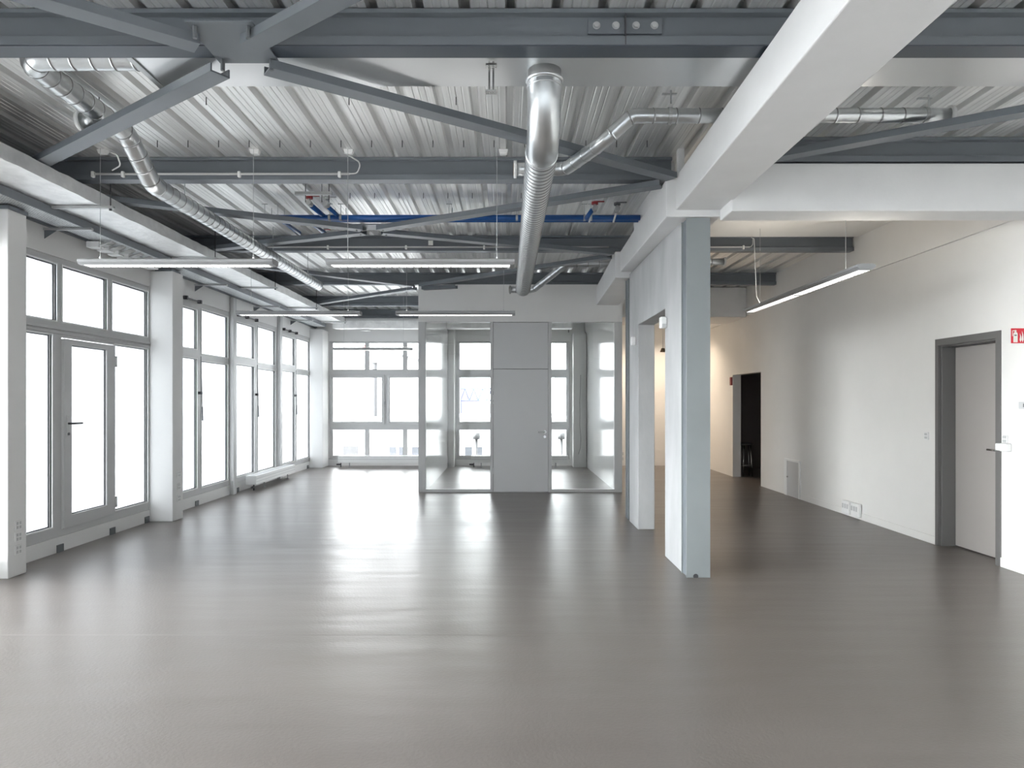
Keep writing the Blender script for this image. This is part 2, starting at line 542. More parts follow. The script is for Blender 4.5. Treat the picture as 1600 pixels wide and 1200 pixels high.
# transom rail of bay 1
bm = bmesh.new()
box(bm, XW - 0.012, XW + 0.012, 6.2, 8.78, 2.21, 2.235)
box(bm, XW - 0.012, XW + 0.006, 6.2, 8.78, 2.17, 2.19)
tag_ = struct('trim_1', bm, M['frame'], bevel=0.003)
# door in bay 1
d1 = empty('door_1', (XW, 7.06, 0.218)); d1['kind'] = 'structure'
bm = bmesh.new()
plate(bm, 'x', 7.065, 7.985, 0.222, 2.13, [(7.19, 7.82, 0.345, 2.072)], XW - 0.05, XW + 0.012)
leaf = obj('door_leaf', bm, M['frame'], d1, bevel=0.004)
obj('glass_pane', mbox(XW - 0.03, XW - 0.02, 7.185, 7.825, 0.34, 2.077), M['frosted'], d1)
bm = bmesh.new(); ring(bm, 'x', 7.19, 7.82, 0.345, 2.072, 0.009, XW - 0.02, XW - 0.008)
obj('gasket', bm, M['gasket'], d1)
bm = bmesh.new()
box(bm, XW + 0.012, XW + 0.02, 7.10, 7.14, 1.14, 1.36)
hp = obj('handle_plate', bm, M['frame'], d1, bevel=0.004)
bm = bmesh.new()
sweep(bm, fillet([(XW + 0.01, 7.12, 1.275), (XW + 0.075, 7.12, 1.275), (XW + 0.075, 7.26, 1.275)], 0.02), 0.011, 12)
obj('door_handle', bm, M['dark'], d1, smooth=True)
bm = bmesh.new(); cyl(bm, (XW + 0.012, 7.12, 1.17), (XW + 0.028, 7.12, 1.17), 0.014)
obj('lock_cylinder', bm, M['dark'], d1)
for z in (0.36, 1.95):
    bm = bmesh.new(); cyl(bm, (XW + 0.02, 7.99, z - 0.06), (XW + 0.02, 7.99, z + 0.06), 0.012)
    obj('hinge', bm, M['plastic'], d1, smooth=True)

# protruding mullions between bays 2|3 and 3|4
for i, (y, side) in enumerate(((11.37, 'near'), (13.70, 'far'))):
    o = obj('window_mullion', mbox(XW - 0.001, XW + 0.065, y - 0.07, y + 0.06, 0, 3.17), M['frame'], bevel=0.004)
    tag(o, ['white vertical mullion on the left window wall above the near end of the low radiator',
            'white vertical mullion on the left window wall, the one farther from the camera'][i], 'mullion')

# dark steel edge strip above the windows
o = obj('edge_rail', mbox(XW + 0.001, XW + 0.05, 2.0, 16.3, 3.19, 3.62), M['steel'])
tag(o, 'dark blue-grey steel edge member along the top of the left window wall', 'steel beam')

# ---- columns on the left
def column(y0, y1, x1, lab):
    o = obj('white_column', mbox(XW, x1, y0, y1, 0, 3.125), M['wall'], bevel=0.006)
    return tag(o, lab, 'column')
column(5.94, 6.17, -4.215, 'white square column at the left picture edge carrying three socket plates')
column(8.78, 9.06, -4.175, 'white square column between the glazed door bay and the narrow windows')
column(15.87, 16.38, -4.17, 'white column in the far left corner beside the rear window')
# column heads
for y, l in ((6.05, 'dark steel head plate on top of the leftmost white column'), (8.92, 'dark steel head plate on top of the second white column')):
    tag(obj('column_head', mbox(XW + 0.05, -4.20, y - 0.12, y + 0.12, 3.125, 3.155), M['steel']), l, 'plate')

# ---- back wall with window strip
s = 16.4 / 1100
UX = {0: -4.145 + 0.0, 1: -1.16}
back_panes = []
for k, ux in enumerate((-4.16, -1.20)):
    up = [(ux + 0.07, ux + 0.83), (ux + 0.92, ux + 1.72), (ux + 1.81, ux + 2.58)]
    mid = [(ux + 0.07, ux + 1.225), (ux + 1.405, ux + 2.58)]
    ps = [(a, b, 2.237, 2.866) for a, b in up] + [(a, b, 1.014, 2.06) for a, b in mid] + [(a, b, 0.225, 0.84) for a, b in up]
    back_panes.append((ux, ux + 2.65, ps))
struct('wall_back', mplate('y', -4.75, 4.75, 0, 3.75, [(a, b, 0.17, 2.90) for a, b, _ in back_panes], Y1, Y1 + 0.3), M['wall'])
for k, (a, b, ps) in enumerate(back_panes):
    wnd = empty('window_%d' % (8 + k), ((a + b) / 2, Y1 + 0.06, 0.17)); wnd['kind'] = 'structure'
    obj('window_frame', mplate('y', a, b, 0.17, 2.90, ps, Y1 + 0.04, Y1 + 0.12), M['frame'], wnd, bevel=0.004)
    for p in ps:
        obj('glass_pane', mbox(p[0] - 0.004, p[1] + 0.004, Y1 + 0.075, Y1 + 0.083, p[2] - 0.004, p[3] + 0.004), M['glass'], wnd)
        bm = bmesh.new(); ring(bm, 'y', *p, 0.008, Y1 + 0.062, Y1 + 0.075)
        obj('gasket', bm, M['gasket'], wnd)
    # opening sashes of the middle row have a raised frame
    for p in ps[3:5]:
        bm = bmesh.new(); ring(bm, 'y', p[0] - 0.065, p[1] + 0.065, p[2] - 0.06, p[3] + 0.06, 0.06, Y1 + 0.015, Y1 + 0.039)
        obj('sash', bm, M['frame'], wnd, bevel=0.004)
    obj('window_sill', mbox(a, b, Y1 - 0.02, Y1 + 0.04, 0.15, 0.17), M['frame'], wnd)
    bm = bmesh.new()
    box(bm, ps[3][1] + 0.055, ps[3][1] + 0.085, Y1 - 0.0, Y1 + 0.015, 1.42, 1.50)
    sweep(bm, [(ps[3][1] + 0.07, Y1 - 0.02, 1.47), (ps[3][1] + 0.07, Y1 - 0.02, 1.36)], 0.008, 8)
    obj('window_handle', bm, M['alu'], wnd)

# ---- right wall
XR = 4.48
struct('wall_right', mplate('x', Y0, Y1, 0.0, 3.10, [(6.44, 7.32, -1, 2.10), (12.45, 14.0, -1, 2.02)], XR, XR + 0.16), M['wall_warm'])
struct('wall_right_upper', mbox(XR - 0.03, XR + 0.16, Y0, Y1, 3.10, 3.75), M['wall_warm'])
# dark side room behind the opening
bm = bmesh.new()
box(bm, XR + 0.17, 7.0, 16.0, 16.1, 0, 2.6)
box(bm, 7.0, 7.1, 11.4, 16.1, 0, 2.6)
box(bm, XR + 0.17, 7.0, 11.4, 11.5, 0, 2.6)
struct('wall_side_room', bm, M['dark_room'])
struct('ceiling_side_room', mbox(XR + 0.16, 7.1, 11.4, 16.1, 2.6, 2.7), M['dark_room'])
# room behind the grey door
struct('wall_door_recess', mbox(XR + 0.30, XR + 0.34, 6.2, 7.6, 0, 2.4), M['dark_room'])
bm = bmesh.new()
for a, b in ((Y0, 6.385), (7.36, 10.76)):
    box(bm, XR - 0.012, XR, a, b, 0, 0.085)
struct('baseboard_right', bm, M['wall_warm'], bevel=0.003)

# grey door
d = empty('door_2', (XR, 6.87, 0)); d['kind'] = 'structure'
bm = bmesh.new()
plate(bm, 'x', 6.385, 7.36, 0, 2.145, [(6.45, 7.31, -1, 2.075)], XR - 0.012, XR + 0.02)
plate(bm, 'x', 6.44, 7.32, 0, 2.10, [(6.47, 7.29, -1, 2.06)], XR + 0.02, XR + 0.20)
obj('door_frame', bm, M['door_frame'], d, bevel=0.003)
obj('door_leaf', mbox(XR + 0.155, XR + 0.20, 6.475, 7.285, 0.012, 2.055), M['door_grey'], d, bevel=0.003)
bm = bmesh.new()
cyl(bm, (XR + 0.155, 6.58, 1.04), (XR + 0.145, 6.58, 1.04), 0.026)
sweep(bm, fillet([(XR + 0.15, 6.58, 1.04), (XR + 0.085, 6.58, 1.04), (XR + 0.085, 6.70, 1.04)], 0.018), 0.010, 12)
obj('door_handle', bm, M['chrome'], d, smooth=True)

# front wall behind the camera, with windows like the rear ones
fp = [(-4.3, -1.6), (-1.5, 1.35), (1.45, 4.3)]
struct('wall_front', mplate('y', -4.75, 4.75, 0, 3.75, [(a, b, 0.3, 3.2) for a, b in fp], Y0 - 0.3, Y0), M['wall'])
for k, (a, b) in enumerate(fp):
    wnd = empty('window_%d' % (10 + k), ((a + b) / 2, Y0 - 0.1, 0.3)); wnd['kind'] = 'structure'
    obj('window_frame', mplate('y', a, b, 0.3, 3.2, [(a + .08, (a + b) / 2 - .05, 0.4, 3.1), ((a + b) / 2 + .05, b - .08, 0.4, 3.1)], Y0 - 0.15, Y0 - 0.08), M['frame'], wnd)
    for p in ((a + .08, (a + b) / 2 - .05), ((a + b) / 2 + .05, b - .08)):
        obj('glass_pane', mbox(p[0], p[1], Y0 - 0.12, Y0 - 0.11, 0.4, 3.1), M['frosted'], wnd)

# ---- right bay: concrete cross beam, plaster ceiling, soffit
o = obj('cross_beam', mbox(1.80, XR - 0.03, 5.66, 5.97, 3.03, 3.415), M['beamwhite'], bevel=0.01)
tag(o, 'wide white concrete beam crossing the right bay above the pendant lamp', 'beam')
struct('ceiling_right', mbox(1.82, XR - 0.03, 5.975, 8.93, 3.585, 3.625), M['wall_warm'])
o = obj('soffit_box', mbox(1.895, XR - 0.035, 13.1, 14.3, 3.07, 3.62), M['wall'])
tag(o, 'pale lowered soffit box across the right bay in front of the warm lit rear wall', 'soffit')
struct('ceiling_rear', mbox(1.89, XR - 0.03, 14.3, Y1, 3.27, 3.32), M['wall_warm'])

# ------------------------------------------------------------------ long white concrete beam in three stretches
def long_beam(y0, y1, xl0, xl1, xr, hb0, hb1, ht, lab):
    bm = bmesh.new()
    hexa(bm, [(xl0, y0, 1.5 + hb0), (xr, y0, 1.5 + hb0), (xr, y1, 1.5 + hb1), (xl1, y1, 1.5 + hb1),
              (xl0, y0, 1.5 + ht), (xr, y0, 1.5 + ht), (xr, y1, 1.5 + ht), (xl1, y1, 1.5 + ht)])
    return tag(obj('long_beam', bm, M['beamwhite'], bevel=0.008), lab, 'beam')
long_beam(-2.55, 5.965, 1.30, 1.427, 1.82, 1.62, 1.62, 1.905, 'thick white concrete beam running from top right towards the first steel column')
long_beam(5.97, 8.86, 1.345, 1.42, 1.82, 1.565, 1.63, 1.885, 'white concrete beam stretch above the grey concrete wall with doorway')
long_beam(8.865, 11.585, 1.355, 1.462, 1.82, 1.555, 1.58, 1.885, 'white concrete beam stretch between the second steel column and the glazed room')
o = obj('infill_panel', mbox(1.445, 1.49, 6.27, 8.05, 3.387, 3.625), M['beamwhite'])
tag(o, 'white infill panel between long beam and metal deck behind the blue pipe ends', 'panel')
o = obj('beam_end_plate', mbox(1.44, 1.49, 5.93, 6.0, 3.41, 3.68), M['beamwhite'])
tag(o, 'small white upright plate at the right end of the second steel beam', 'plate')

# steel columns (box of plate with flanges)
def steel_col(y, lab, ztop):
    t = thing('steel_column', lab, 'column', (1.62, y + 0.1, 0))
    bm = bmesh.new()
    box(bm, 1.520, 1.724, y, y + 0.014, 0, ztop)
    box(bm, 1.520, 1.724, y + 0.166, y + 0.18, 0, ztop)
    obj('shaft', bm, M['steel_l'], t, bevel=0.002)
    obj('web', mbox(1.535, 1.709, y + 0.014, y + 0.166, 0, ztop), M['steel'], t)
    bm = bmesh.new(); cyl(bm, (1.60, y - 0.004, 0.012), (1.60, y + 0.002, 0.012), 0.022)
    obj('drain_hole', bm, M['dark'], t)
    return t
steel_col(5.985, 'tall blue-grey steel column standing in front of the concrete wall', 3.062)
steel_col(8.90, 'second steel column hidden behind the concrete pier, seen as a thin dark edge', 3.05)
# concrete wall with a doorway
bm = bmesh.new()
plate(bm, 'x', 6.17, 8.80, 0, 3.09, [(6.82, 8.23, -1, 2.395)], 1.525, 1.72)
o = struct('wall_middle', bm, M['concrete'], bevel=0.008)

# ------------------------------------------------------------------ glazed room
YB = 11.6
struct('wall_booth_left', mplate('x', YB + 0.10, Y1, 0, 3.62, [(15.68, 16.04, 3.115, 3.315)], -1.47, -1.36), M['gloss_white'])
struct('wall_booth_right', mbox(1.80, 1.89, YB + 0.10, Y1, 0, 3.62), M['gloss_white'])
struct('wall_booth_header', mbox(-1.47, 1.89, YB, YB + 0.10, 2.81, 3.425), M['wall'])
gp = thing('glazed_partition', 'white framed glass front of the small room with a closed panel door', 'partition', (0.2, YB, 0))
bm = bmesh.new()
plate(bm, 'y', -1.47, 1.89, 0, 2.81, [(-1.35, -0.285, 0.05, 2.805), (-0.24, 0.675, 0.004, 2.805), (0.728, 1.762, 0.05, 2.805)], YB, YB + 0.10)
obj('frame', bm, M['frame'], gp, bevel=0.003)
for a, b in ((-1.35, -0.285), (0.728, 1.762)):
    obj('glass_pane', mbox(a, b, YB + 0.04, YB + 0.052, 0.05, 2.805), M['glass'], gp)
obj('top_panel', mbox(-0.234, 0.669, YB + 0.012, YB + 0.06, 2.036, 2.80), M['panel'], gp, bevel=0.002)
obj('rebate', mbox(-0.239, 0.674, YB + 0.061, YB + 0.066, 0.006, 2.803), M['gasket'], gp)
dr = obj('door', mbox(-0.234, 0.669, YB + 0.012, YB + 0.06, 0.008, 2.028), M['panel'], gp, bevel=0.002)
bm = bmesh.new()
cyl(bm, (0.615, YB + 0.012, 0.995), (0.615, YB - 0.002, 0.995), 0.024)
sweep(bm, fillet([(0.615, YB + 0.01, 0.995), (0.615, YB - 0.05, 0.995), (0.50, YB - 0.05, 0.995)], 0.015), 0.010, 12)
cyl(bm, (0.615, YB + 0.012, 0.915), (0.615, YB + 0.004, 0.915), 0.022)
obj('door_handle', bm, M['chrome'], dr, smooth=True)
for z in (1.72, 0.35):
    bm = bmesh.new(); cyl(bm, (-0.237, YB + 0.002, z - 0.05), (-0.237, YB + 0.002, z + 0.05), 0.009)
    obj('hinge', bm, M['panel'], dr)
# pillars inside the glazed room
o = obj('window_pillar', mbox(-1.355, -1.22, 16.05, 16.39, 0, 3.3), M['wall'])
tag(o, 'narrow beige pillar at the rear left inside the glazed room', 'pillar')
o = obj('window_pillar', mbox(1.50, 1.79, 16.0, 16.39, 0, 3.05), M['wall'])
tag(o, 'white pillar at the rear right inside the glazed room with a dangling cable', 'pillar')
bm = bmesh.new()
sweep(bm, [(1.66, 15.99, 2.1), (1.655, 15.985, 1.8), (1.64, 15.985, 1.5), (1.645, 15.985, 1.2), (1.64, 15.985, 0.95), (1.665, 15.985, 0.65), (1.655, 15.985, 0.45), (1.61, 15.98, 0.3)], 0.004, 6)
tag(obj('cable', bm, M['dark']), 'thin dark cable dangling on the white pillar inside the glazed room', 'cable')
bm = bmesh.new(); box(bm, 1.0, 1.48, 16.34, 16.4, 3.25, 3.30); cyl(bm, (1.42, 16.37, 3.1), (1.42, 16.37, 3.26), 0.01)
tag(obj('window_opener', bm, M['clip']), 'dark bar opener above the rear window at the right inside the glazed room', 'window opener')

# ------------------------------------------------------------------ steel beams
def ibeam_bm(x0, x1, y, w=0.12):
    bm = bmesh.new()
    z0, z1 = BB, DECK - 0.002
    tf, tw = 0.048, 0.05
    prof = [(-w / 2, 0), (w / 2, 0), (w / 2, tf), (tw / 2, tf + .01), (tw / 2, z1 - z0 - tf * .6), (w / 2, z1 - z0 - tf * .5),
            (w / 2, z1 - z0), (-w / 2, z1 - z0), (-w / 2, z1 - z0 - tf * .5), (-tw / 2, z1 - z0 - tf * .6), (-tw / 2, tf + .01), (-w / 2, tf)]
    extrude_profile(bm, prof, (x0, y, z0), (x1, y, z0))
    return bm
def steel_beam(x0, x1, y, lab, w=0.12):
    t = thing('steel_beam', lab, 'steel beam', ((x0 + x1) / 2, y, BB))
    obj('profile', ibeam_bm(x0, x1, y, w), M['steel'], t, bevel=0.002)
    return t
XL = XW + 0.055
b1 = steel_beam(XL, XR - 0.035, 3.875, 'blue-grey steel beam nearest the camera with bolted splice plate', 0.13)
obj('flange_underside', mbox(XL, XR - 0.035, 3.812, 3.945, 3.424, 3.4298), M['strip'], b1)  # thin plate, darker than the beam, under the nearest beam only
bm = bmesh.new(); box(bm, 0.438, 0.842, 3.836, 3.852, 3.503, 3.585)
sp = obj('splice_plate', bm, M['steel'], b1, bevel=0.002)
for x in (0.485, 0.59, 0.70, 0.80):
    bm = bmesh.new(); cyl(bm, (x, 3.836, 3.547), (x, 3.822, 3.547), 0.016, 6); cyl(bm, (x, 3.84, 3.547), (x, 3.832, 3.547), 0.021, 16)
    obj('bolt', bm, M['bracket'], sp)
obj('joint_gap', mbox(0.637, 0.642, 3.806, 3.85, 3.431, 3.60), M['gasket'], b1)
b2 = steel_beam(XL, 1.435, 6.19, 'second blue-grey steel beam, ending at the long white concrete beam')
b2r = steel_beam(1.84, XR - 0.035, 5.725, 'blue-grey steel beam lying on the white cross beam at right')
b3 = steel_beam(XL, XR - 0.035, 9.09, 'third blue-grey steel beam, reaching the right wall behind the pendant lamp')
b4 = steel_beam(XL, XR - 0.035, 11.69, 'fourth blue-grey steel beam, above the front of the glazed room', 0.1)
b5 = steel_beam(XL, -1.475, 14.29, 'fifth blue-grey steel beam, left of the glazed room')
b6 = steel_beam(XL, -1.475, 16.33, 'last dark steel beam close above the rear window')

# horizontal bracing: channels under the beams with gussets
HB = 3.40
def brace(a, b, lab, w=0.12, h=0.05, z=3.364):
    bm = bmesh.new()
    t = 0.01
    # channel section, open side up
    prof = [(-w / 2, 0), (w / 2, 0), (w / 2, h), (w / 2 - t, h), (w / 2 - t, t), (-w / 2 + t, t), (-w / 2 + t, h), (-w / 2, h)]
    extrude_profile(bm, prof, (a[0], a[1], z), (b[0], b[1], z))
    o = obj('steel_brace', bm, M['steel'], bevel=0.002)
    return tag(o, lab, 'brace')
def gusset(x, y, lab, w=0.34, d=0.22, z=3.419):
    t = thing('gusset_plate', lab, 'gusset plate', (x, y, z))
    obj('plate', mbox(x - w / 2, x + w / 2, y - d / 2, y + d / 2, z - 0.0, z + 0.009), M['steel'], t, bevel=0.002)
    for sx in (-1, 1):
        for sy in (-1, 1):
            bm = bmesh.new()
            cyl(bm, (x + sx * w * .40, y + sy * d * .40, z - 0.062), (x + sx * w * .40, y + sy * d * .40, z), 0.012, 6)
            obj('bolt', bm, M['clip'], t)
    return t
cx = -1.50
brace((cx + 0.14, 3.98), (1.38, 5.92), 'long diagonal steel brace passing behind the big vertical duct elbow')
brace((cx - 0.14, 4.02), (-4.32, 6.03), 'short wide diagonal steel brace at upper left, over the foil duct')
brace((cx - 0.14, 3.72), (-4.32, 1.66), 'diagonal steel brace cut by the top picture edge, left of the big gusset')
brace((cx + 0.14, 3.72), (1.28, 1.7), 'diagonal steel brace cut by the top picture edge, right of the big gusset')
gusset(-1.46, 3.77, 'large steel gusset plate under the beam nearest the camera', 0.34, 0.44, z=3.4148)
brace((cx - 0.10, 7.70), (-4.32, 6.28), 'diagonal brace from second steel beam at left to the crossing under the blue pipes')
brace((cx + 0.10, 7.70), (1.34, 6.12), 'diagonal brace rising right above the blue pipes to the white beam')
brace((cx - 0.10, 7.86), (-4.32, 9.0), 'diagonal brace from the blue pipe crossing back left to the third beam')
brace((cx + 0.10, 7.86), (1.33, 8.98), 'diagonal brace from the blue pipe crossing back right to the third beam')
gusset(cx, 7.78, 'steel gusset plate at the brace crossing under the blue pipes', 0.36, 0.26)
brace((cx - 0.06, 11.46), (-4.32, 9.18), 'diagonal brace behind the left hanging lamp, third to fourth beam')
brace((cx + 0.10, 11.44), (1.33, 9.18), 'diagonal brace above the glazed room rising right to the white beam')
brace((cx - 0.06, 11.78), (-4.33, 14.15), 'farthest diagonal brace between the fourth and fifth beam')
brace((cx + 0.12, 11.47), (-0.82, 11.30), 'short loose end of a dark brace against the white header', z=3.315)
gusset(cx + 0.06, 11.62, 'small steel gusset plate at the left corner of the glazed room header', 0.26, 0.12)
brace((1.90, 5.55), (4.40, 3.90), 'diagonal steel brace at upper right in front of the white cross beam')

# ------------------------------------------------------------------ ducts
# flat sheet duct above beam 1
sd = thing('sheet_duct', 'flat galvanised sheet metal duct lying just behind the nearest steel beam', 'air duct', (1.0, 4.15, 3.455))
obj('duct_body', mbox(-2.14, XR - 0.04, 3.955, 4.375, 3.455, 3.622), M['galv_flat'], sd, bevel=0.003)
bm = bmesh.new(); ring(bm, 'x', 3.945, 4.385, 3.446, 3.626, 0.02, -2.165, -2.13)
obj('end_flange', bm, M['bracket'], sd)
# vertical drop and spiral run
md = thing('spiral_duct', 'large galvanised spiral duct dropping from the sheet duct and running to the rear', 'air duct', (0.22, 4.17, 3.08))
XD = 0.218
path = fillet([(XD, 4.17, 3.455), (XD, 4.17, 3.08), (XD, 9.92, 3.08)], 0.30, 14)
bm = bmesh.new(); seam_duct(bm, path, 0.10, 0.072, 0.0035, 36, skip=((0, 0.60),))
obj('tube', bm, [M['galv'], M['seam_shade']], md, smooth=True)
bm = bmesh.new()
sweep(bm, [(XD, 4.17, 3.405), (XD, 4.17, 3.400), (XD, 4.17, 3.395), (XD, 4.17, 3.385)], lambda i: (0.105, 0.112, 0.112, 0.104)[i], 36)
sweep(bm, [(XD, 4.17, 3.365), (XD, 4.17, 3.360), (XD, 4.17, 3.355)], lambda i: (0.102, 0.106, 0.102)[i], 36)
obj_split('collar', bm, M['galv'], md, smooth=True)
bm = bmesh.new()
sweep(bm, [(XD, 4.475, 3.08), (XD, 4.482, 3.08), (XD, 4.49, 3.08), (XD, 4.50, 3.08)], lambda i: (0.101, 0.106, 0.106, 0.101)[i], 36)
obj('elbow_collar', bm, M['galv'], md, smooth=True)

def flange(parent, c, axis, r, m=None, t=0.012):
    a = Vector(c) - Vector(axis) * t; b = Vector(c) + Vector(axis) * t
    bm = bmesh.new(); cyl(bm, a, b, r * 1.28, 28)
    obj('end_flange', bm, m or M['plastic'], parent, smooth=True)
    bm = bmesh.new()
    d = Vector(axis)
    cyl(bm, b - d * 0.001, b + d * 0.004, r * 0.9, 28)
    obj('opening', bm, M['brass'], parent)

# left spiral duct
ld = thing('spiral_duct', 'thin galvanised spiral duct zigzagging from the sheet duct and running along the foil duct', 'air duct', (-2.87, 5.0, 3.25))
XS = -2.865
path = fillet([(-2.14, 4.17, 3.535), (XS, 4.17, 3.535), (XS, 5.28, 3.52), (XS, 5.68, 3.25), (XS, 10.65, 3.25)], [0.13, 0.2, 0.2], 10)
bm = bmesh.new(); seam_duct(bm, path, 0.072, 0.12, 0.003, 30)
obj('tube', bm, [M['galv'], M['seam_shade']], ld, smooth=True)
bm = bmesh.new(); cyl(bm, (XS + 0.0, 5.0, 3.52), (XS - 0.16, 5.0, 3.49), 0.055, 24)
obj('branch', bm, M['galv'], ld, smooth=True)
flange(ld, (XS - 0.165, 5.0, 3.488), (-1, 0, -0.1), 0.055)
bm = bmesh.new()
for (y, z) in ((6.25, 3.25), (8.6, 3.25), (10.1, 3.25)):
    sweep(bm, [(XS, y - 0.012, z), (XS, y + 0.012, z)], 0.077, 28)
    cyl(bm, (XS, y, z + 0.07), (XS, y, DECK), 0.004, 6)
obj_split('hanger', bm, M['bracket'], ld)

# right thin round duct, near
rd = thing('round_duct', 'thin galvanised round duct stepping up and crossing over the white beam to the right bay', 'air duct', (1.0, 5.0, 3.4))
path = fillet([(0.065, 5.5, 3.312), (0.45, 5.5, 3.312), (0.66, 4.95, 3.312), (0.86, 4.86, 3.47), (3.10, 4.95, 3.51)], 0.10, 8)
bm = bmesh.new(); seam_duct(bm, path, 0.050, 0.16, 0.003, 26)
obj('tube', bm, [M['galv'], M['seam_shade']], rd, smooth=True)
flange(rd, (0.06, 5.5, 3.312), (-1, 0, 0), 0.052)
flange(rd, (3.11, 4.95, 3.51), (1, 0, 0), 0.052)
for x in (1.12, 2.93):
    bm = bmesh.new()
    sweep(bm, [(x - 0.012, 4.87 + .04 * x - .045, 3.47 + .018 * (x - .86)), (x + 0.012, 4.87 + .04 * x - .045, 3.47 + .018 * (x - .86))], 0.056, 24)
    cyl(bm, (x, 4.78 + .04 * x, 3.54), (x, 4.78 + .04 * x, DECK), 0.005, 6)
    box(bm, x - 0.05, x + 0.05, 4.82 + .04 * x, 4.84 + .04 * x, DECK - 0.006, DECK)
    obj_split('hanger', bm, M['bracket'], rd)
# far copy
fd = thing('round_duct', 'small round duct bending up at the far end of the big spiral duct', 'air duct', (1.0, 10.4, 3.4))
path = fillet([(0.05, 10.95, 3.235), (0.40, 10.95, 3.235), (0.86, 10.25, 3.50), (3.10, 10.1, 3.50)], 0.12, 8)
bm = bmesh.new(); seam_duct(bm, path, 0.050, 0.16, 0.003, 20)
obj('tube', bm, [M['galv'], M['seam_shade']], fd, smooth=True)
flange(fd, (0.04, 10.95, 3.235), (-1, 0, 0), 0.052, M['bracket'])
flange(fd, (3.11, 10.1, 3.50), (1, 0, 0), 0.052)

# foil-wrapped rectangular duct along the windows, with the cross piece at the rear
def rough_box(x0, x1, y0, y1, z0, z1, amp=0.004, step=0.12):
    bm = bmesh.new()
    nx = max(1, int((x1 - x0) / step)); ny = max(1, int((y1 - y0) / step)); nz = max(1, int((z1 - z0) / 0.06))
    def grid(f, na, nb):
        vs = [[bm.verts.new(f(i / na, j / nb)) for j in range(nb + 1)] for i in range(na + 1)]
        for i in range(na):
            for j in range(nb):
                bm.faces.new((vs[i][j], vs[i + 1][j], vs[i + 1][j + 1], vs[i][j + 1]))
    lx = lambda u: x0 + (x1 - x0) * u
    ly = lambda u: y0 + (y1 - y0) * u
    lz = lambda u: z0 + (z1 - z0) * u
    grid(lambda u, v: (lx(u), ly(v), z0), nx, ny); grid(lambda u, v: (lx(u), ly(v), z1), nx, ny)
    grid(lambda u, v: (x0, ly(u), lz(v)), ny, nz); grid(lambda u, v: (x1, ly(u), lz(v)), ny, nz)
    grid(lambda u, v: (lx(u), y0, lz(v)), nx, nz); grid(lambda u, v: (lx(u), y1, lz(v)), nx, nz)
    for v in bm.verts:
        k = (round(v.co.x, 3), round(v.co.y, 3), round(v.co.z, 3))
        rr = random.Random(hash(k))
        v.co += Vector((rr.uniform(-amp, amp), 0, rr.uniform(-amp, amp)))
    return bm
fo = thing('foil_duct', 'foil-wrapped rectangular duct hanging along the left window wall', 'air duct', (-3.86, 8, 3.245))
obj('duct_body', rough_box(-4.10, -3.62, 0.5, 15.68, 3.240, 3.354), M['foil'], fo, smooth=True, bevel=0)
obj('rear_branch', rough_box(-3.9, 1.45, 15.70, 16.02, 3.13, 3.30), M['foil'], fo, smooth=True)

# hanger frames of the foil duct
hangers = [(4.05, 'partly seen'), (6.26, 'first'), (8.5, 'second'), (10.7, 'third'), (13.0, 'fourth'), (15.3, 'last')]
hl = {6.26: 'grey hanger bar under the foil duct, nearest one fully in view above the lamp',
      8.5: 'grey hanger bar under the foil duct, just behind the left hanging lamp',
      10.7: 'grey hanger bar under the foil duct near the end of the thin spiral duct',
      13.0: 'grey hanger bar under the foil duct above the farther row of lamps',
      15.3: 'grey hanger bar under the foil duct closest to the rear window'}
for y, _ in hangers[1:]:
    t = thing('duct_hanger', hl[y], 'hanger', (-3.8, y, 3.23))
    bm = bmesh.new(); extrude_profile(bm, [(-0.018, 0), (0.018, 0), (0.018, 0.022), (0.012, 0.022), (0.012, 0.005), (-0.012, 0.005), (-0.012, 0.022), (-0.018, 0.022)], (-4.045, y, 3.212), (-3.50, y, 3.212))
    obj('rail', bm, M['bracket'], t)
    for x in (-3.53,):
        bm = bmesh.new(); cyl(bm, (x, y, 3.20), (x, y, DECK), 0.005, 8); cyl(bm, (x, y, 3.195), (x, y, 3.212), 0.012, 6)
        if x > -3.6:
            box(bm, x - 0.045, x + 0.045, y - 0.012, y + 0.012, DECK - 0.005, DECK)
        obj('rod', bm, M['dark'], t)

# cable tray between duct and wall
ct = thing('cable_tray', 'perforated metal cable tray with dark side rails beside the foil duct', 'cable tray', (-4.2, 8, 3.16))
obj('tray_base', mbox(-4.30, -4.055, 2.2, 15.7, 3.165, 3.170), M['perf'], ct)
obj('side_rail', mbox(-4.062, -4.050, 2.2, 15.7, 3.162, 3.235), M['steel'], ct)
obj('side_rail', mbox(-4.315, -4.303, 2.2, 15.7, 3.162, 3.235), M['steel'], ct)
tl = {5.35: 'steel bracket arm under the cable tray just right of the leftmost column',
      10.0: 'steel bracket arm under the cable tray behind the second white column',
      12.3: 'steel bracket arm under the cable tray over the middle of the narrow windows',
      14.4: 'steel bracket arm under the far part of the cable tray'}
for y in (6.75, 10.0, 12.3, 14.4):
    t = thing('tray_bracket', tl.get(y, tl[5.35]), 'bracket', (-4.25, y, 3.15))
    obj('arm', mbox(-4.44, -3.98, y - 0.02, y + 0.02, 3.140, 3.160), M['bracket'], t)
    bm = bmesh.new(); v = [bm.verts.new(p) for p in ((-4.44, y - 0.003, 3.139), (-4.32, y - 0.003, 3.139), (-4.44, y - 0.003, 3.06),
                                                    (-4.44, y + 0.003, 3.139), (-4.32, y + 0.003, 3.139), (-4.44, y + 0.003, 3.06))]
    for f in ((0, 1, 2), (3, 5, 4), (0, 3, 4, 1), (1, 4, 5, 2), (2, 5, 3, 0)):
        bm.faces.new([v[i] for i in f])
    obj('gusset', bm, M['steel'], t)
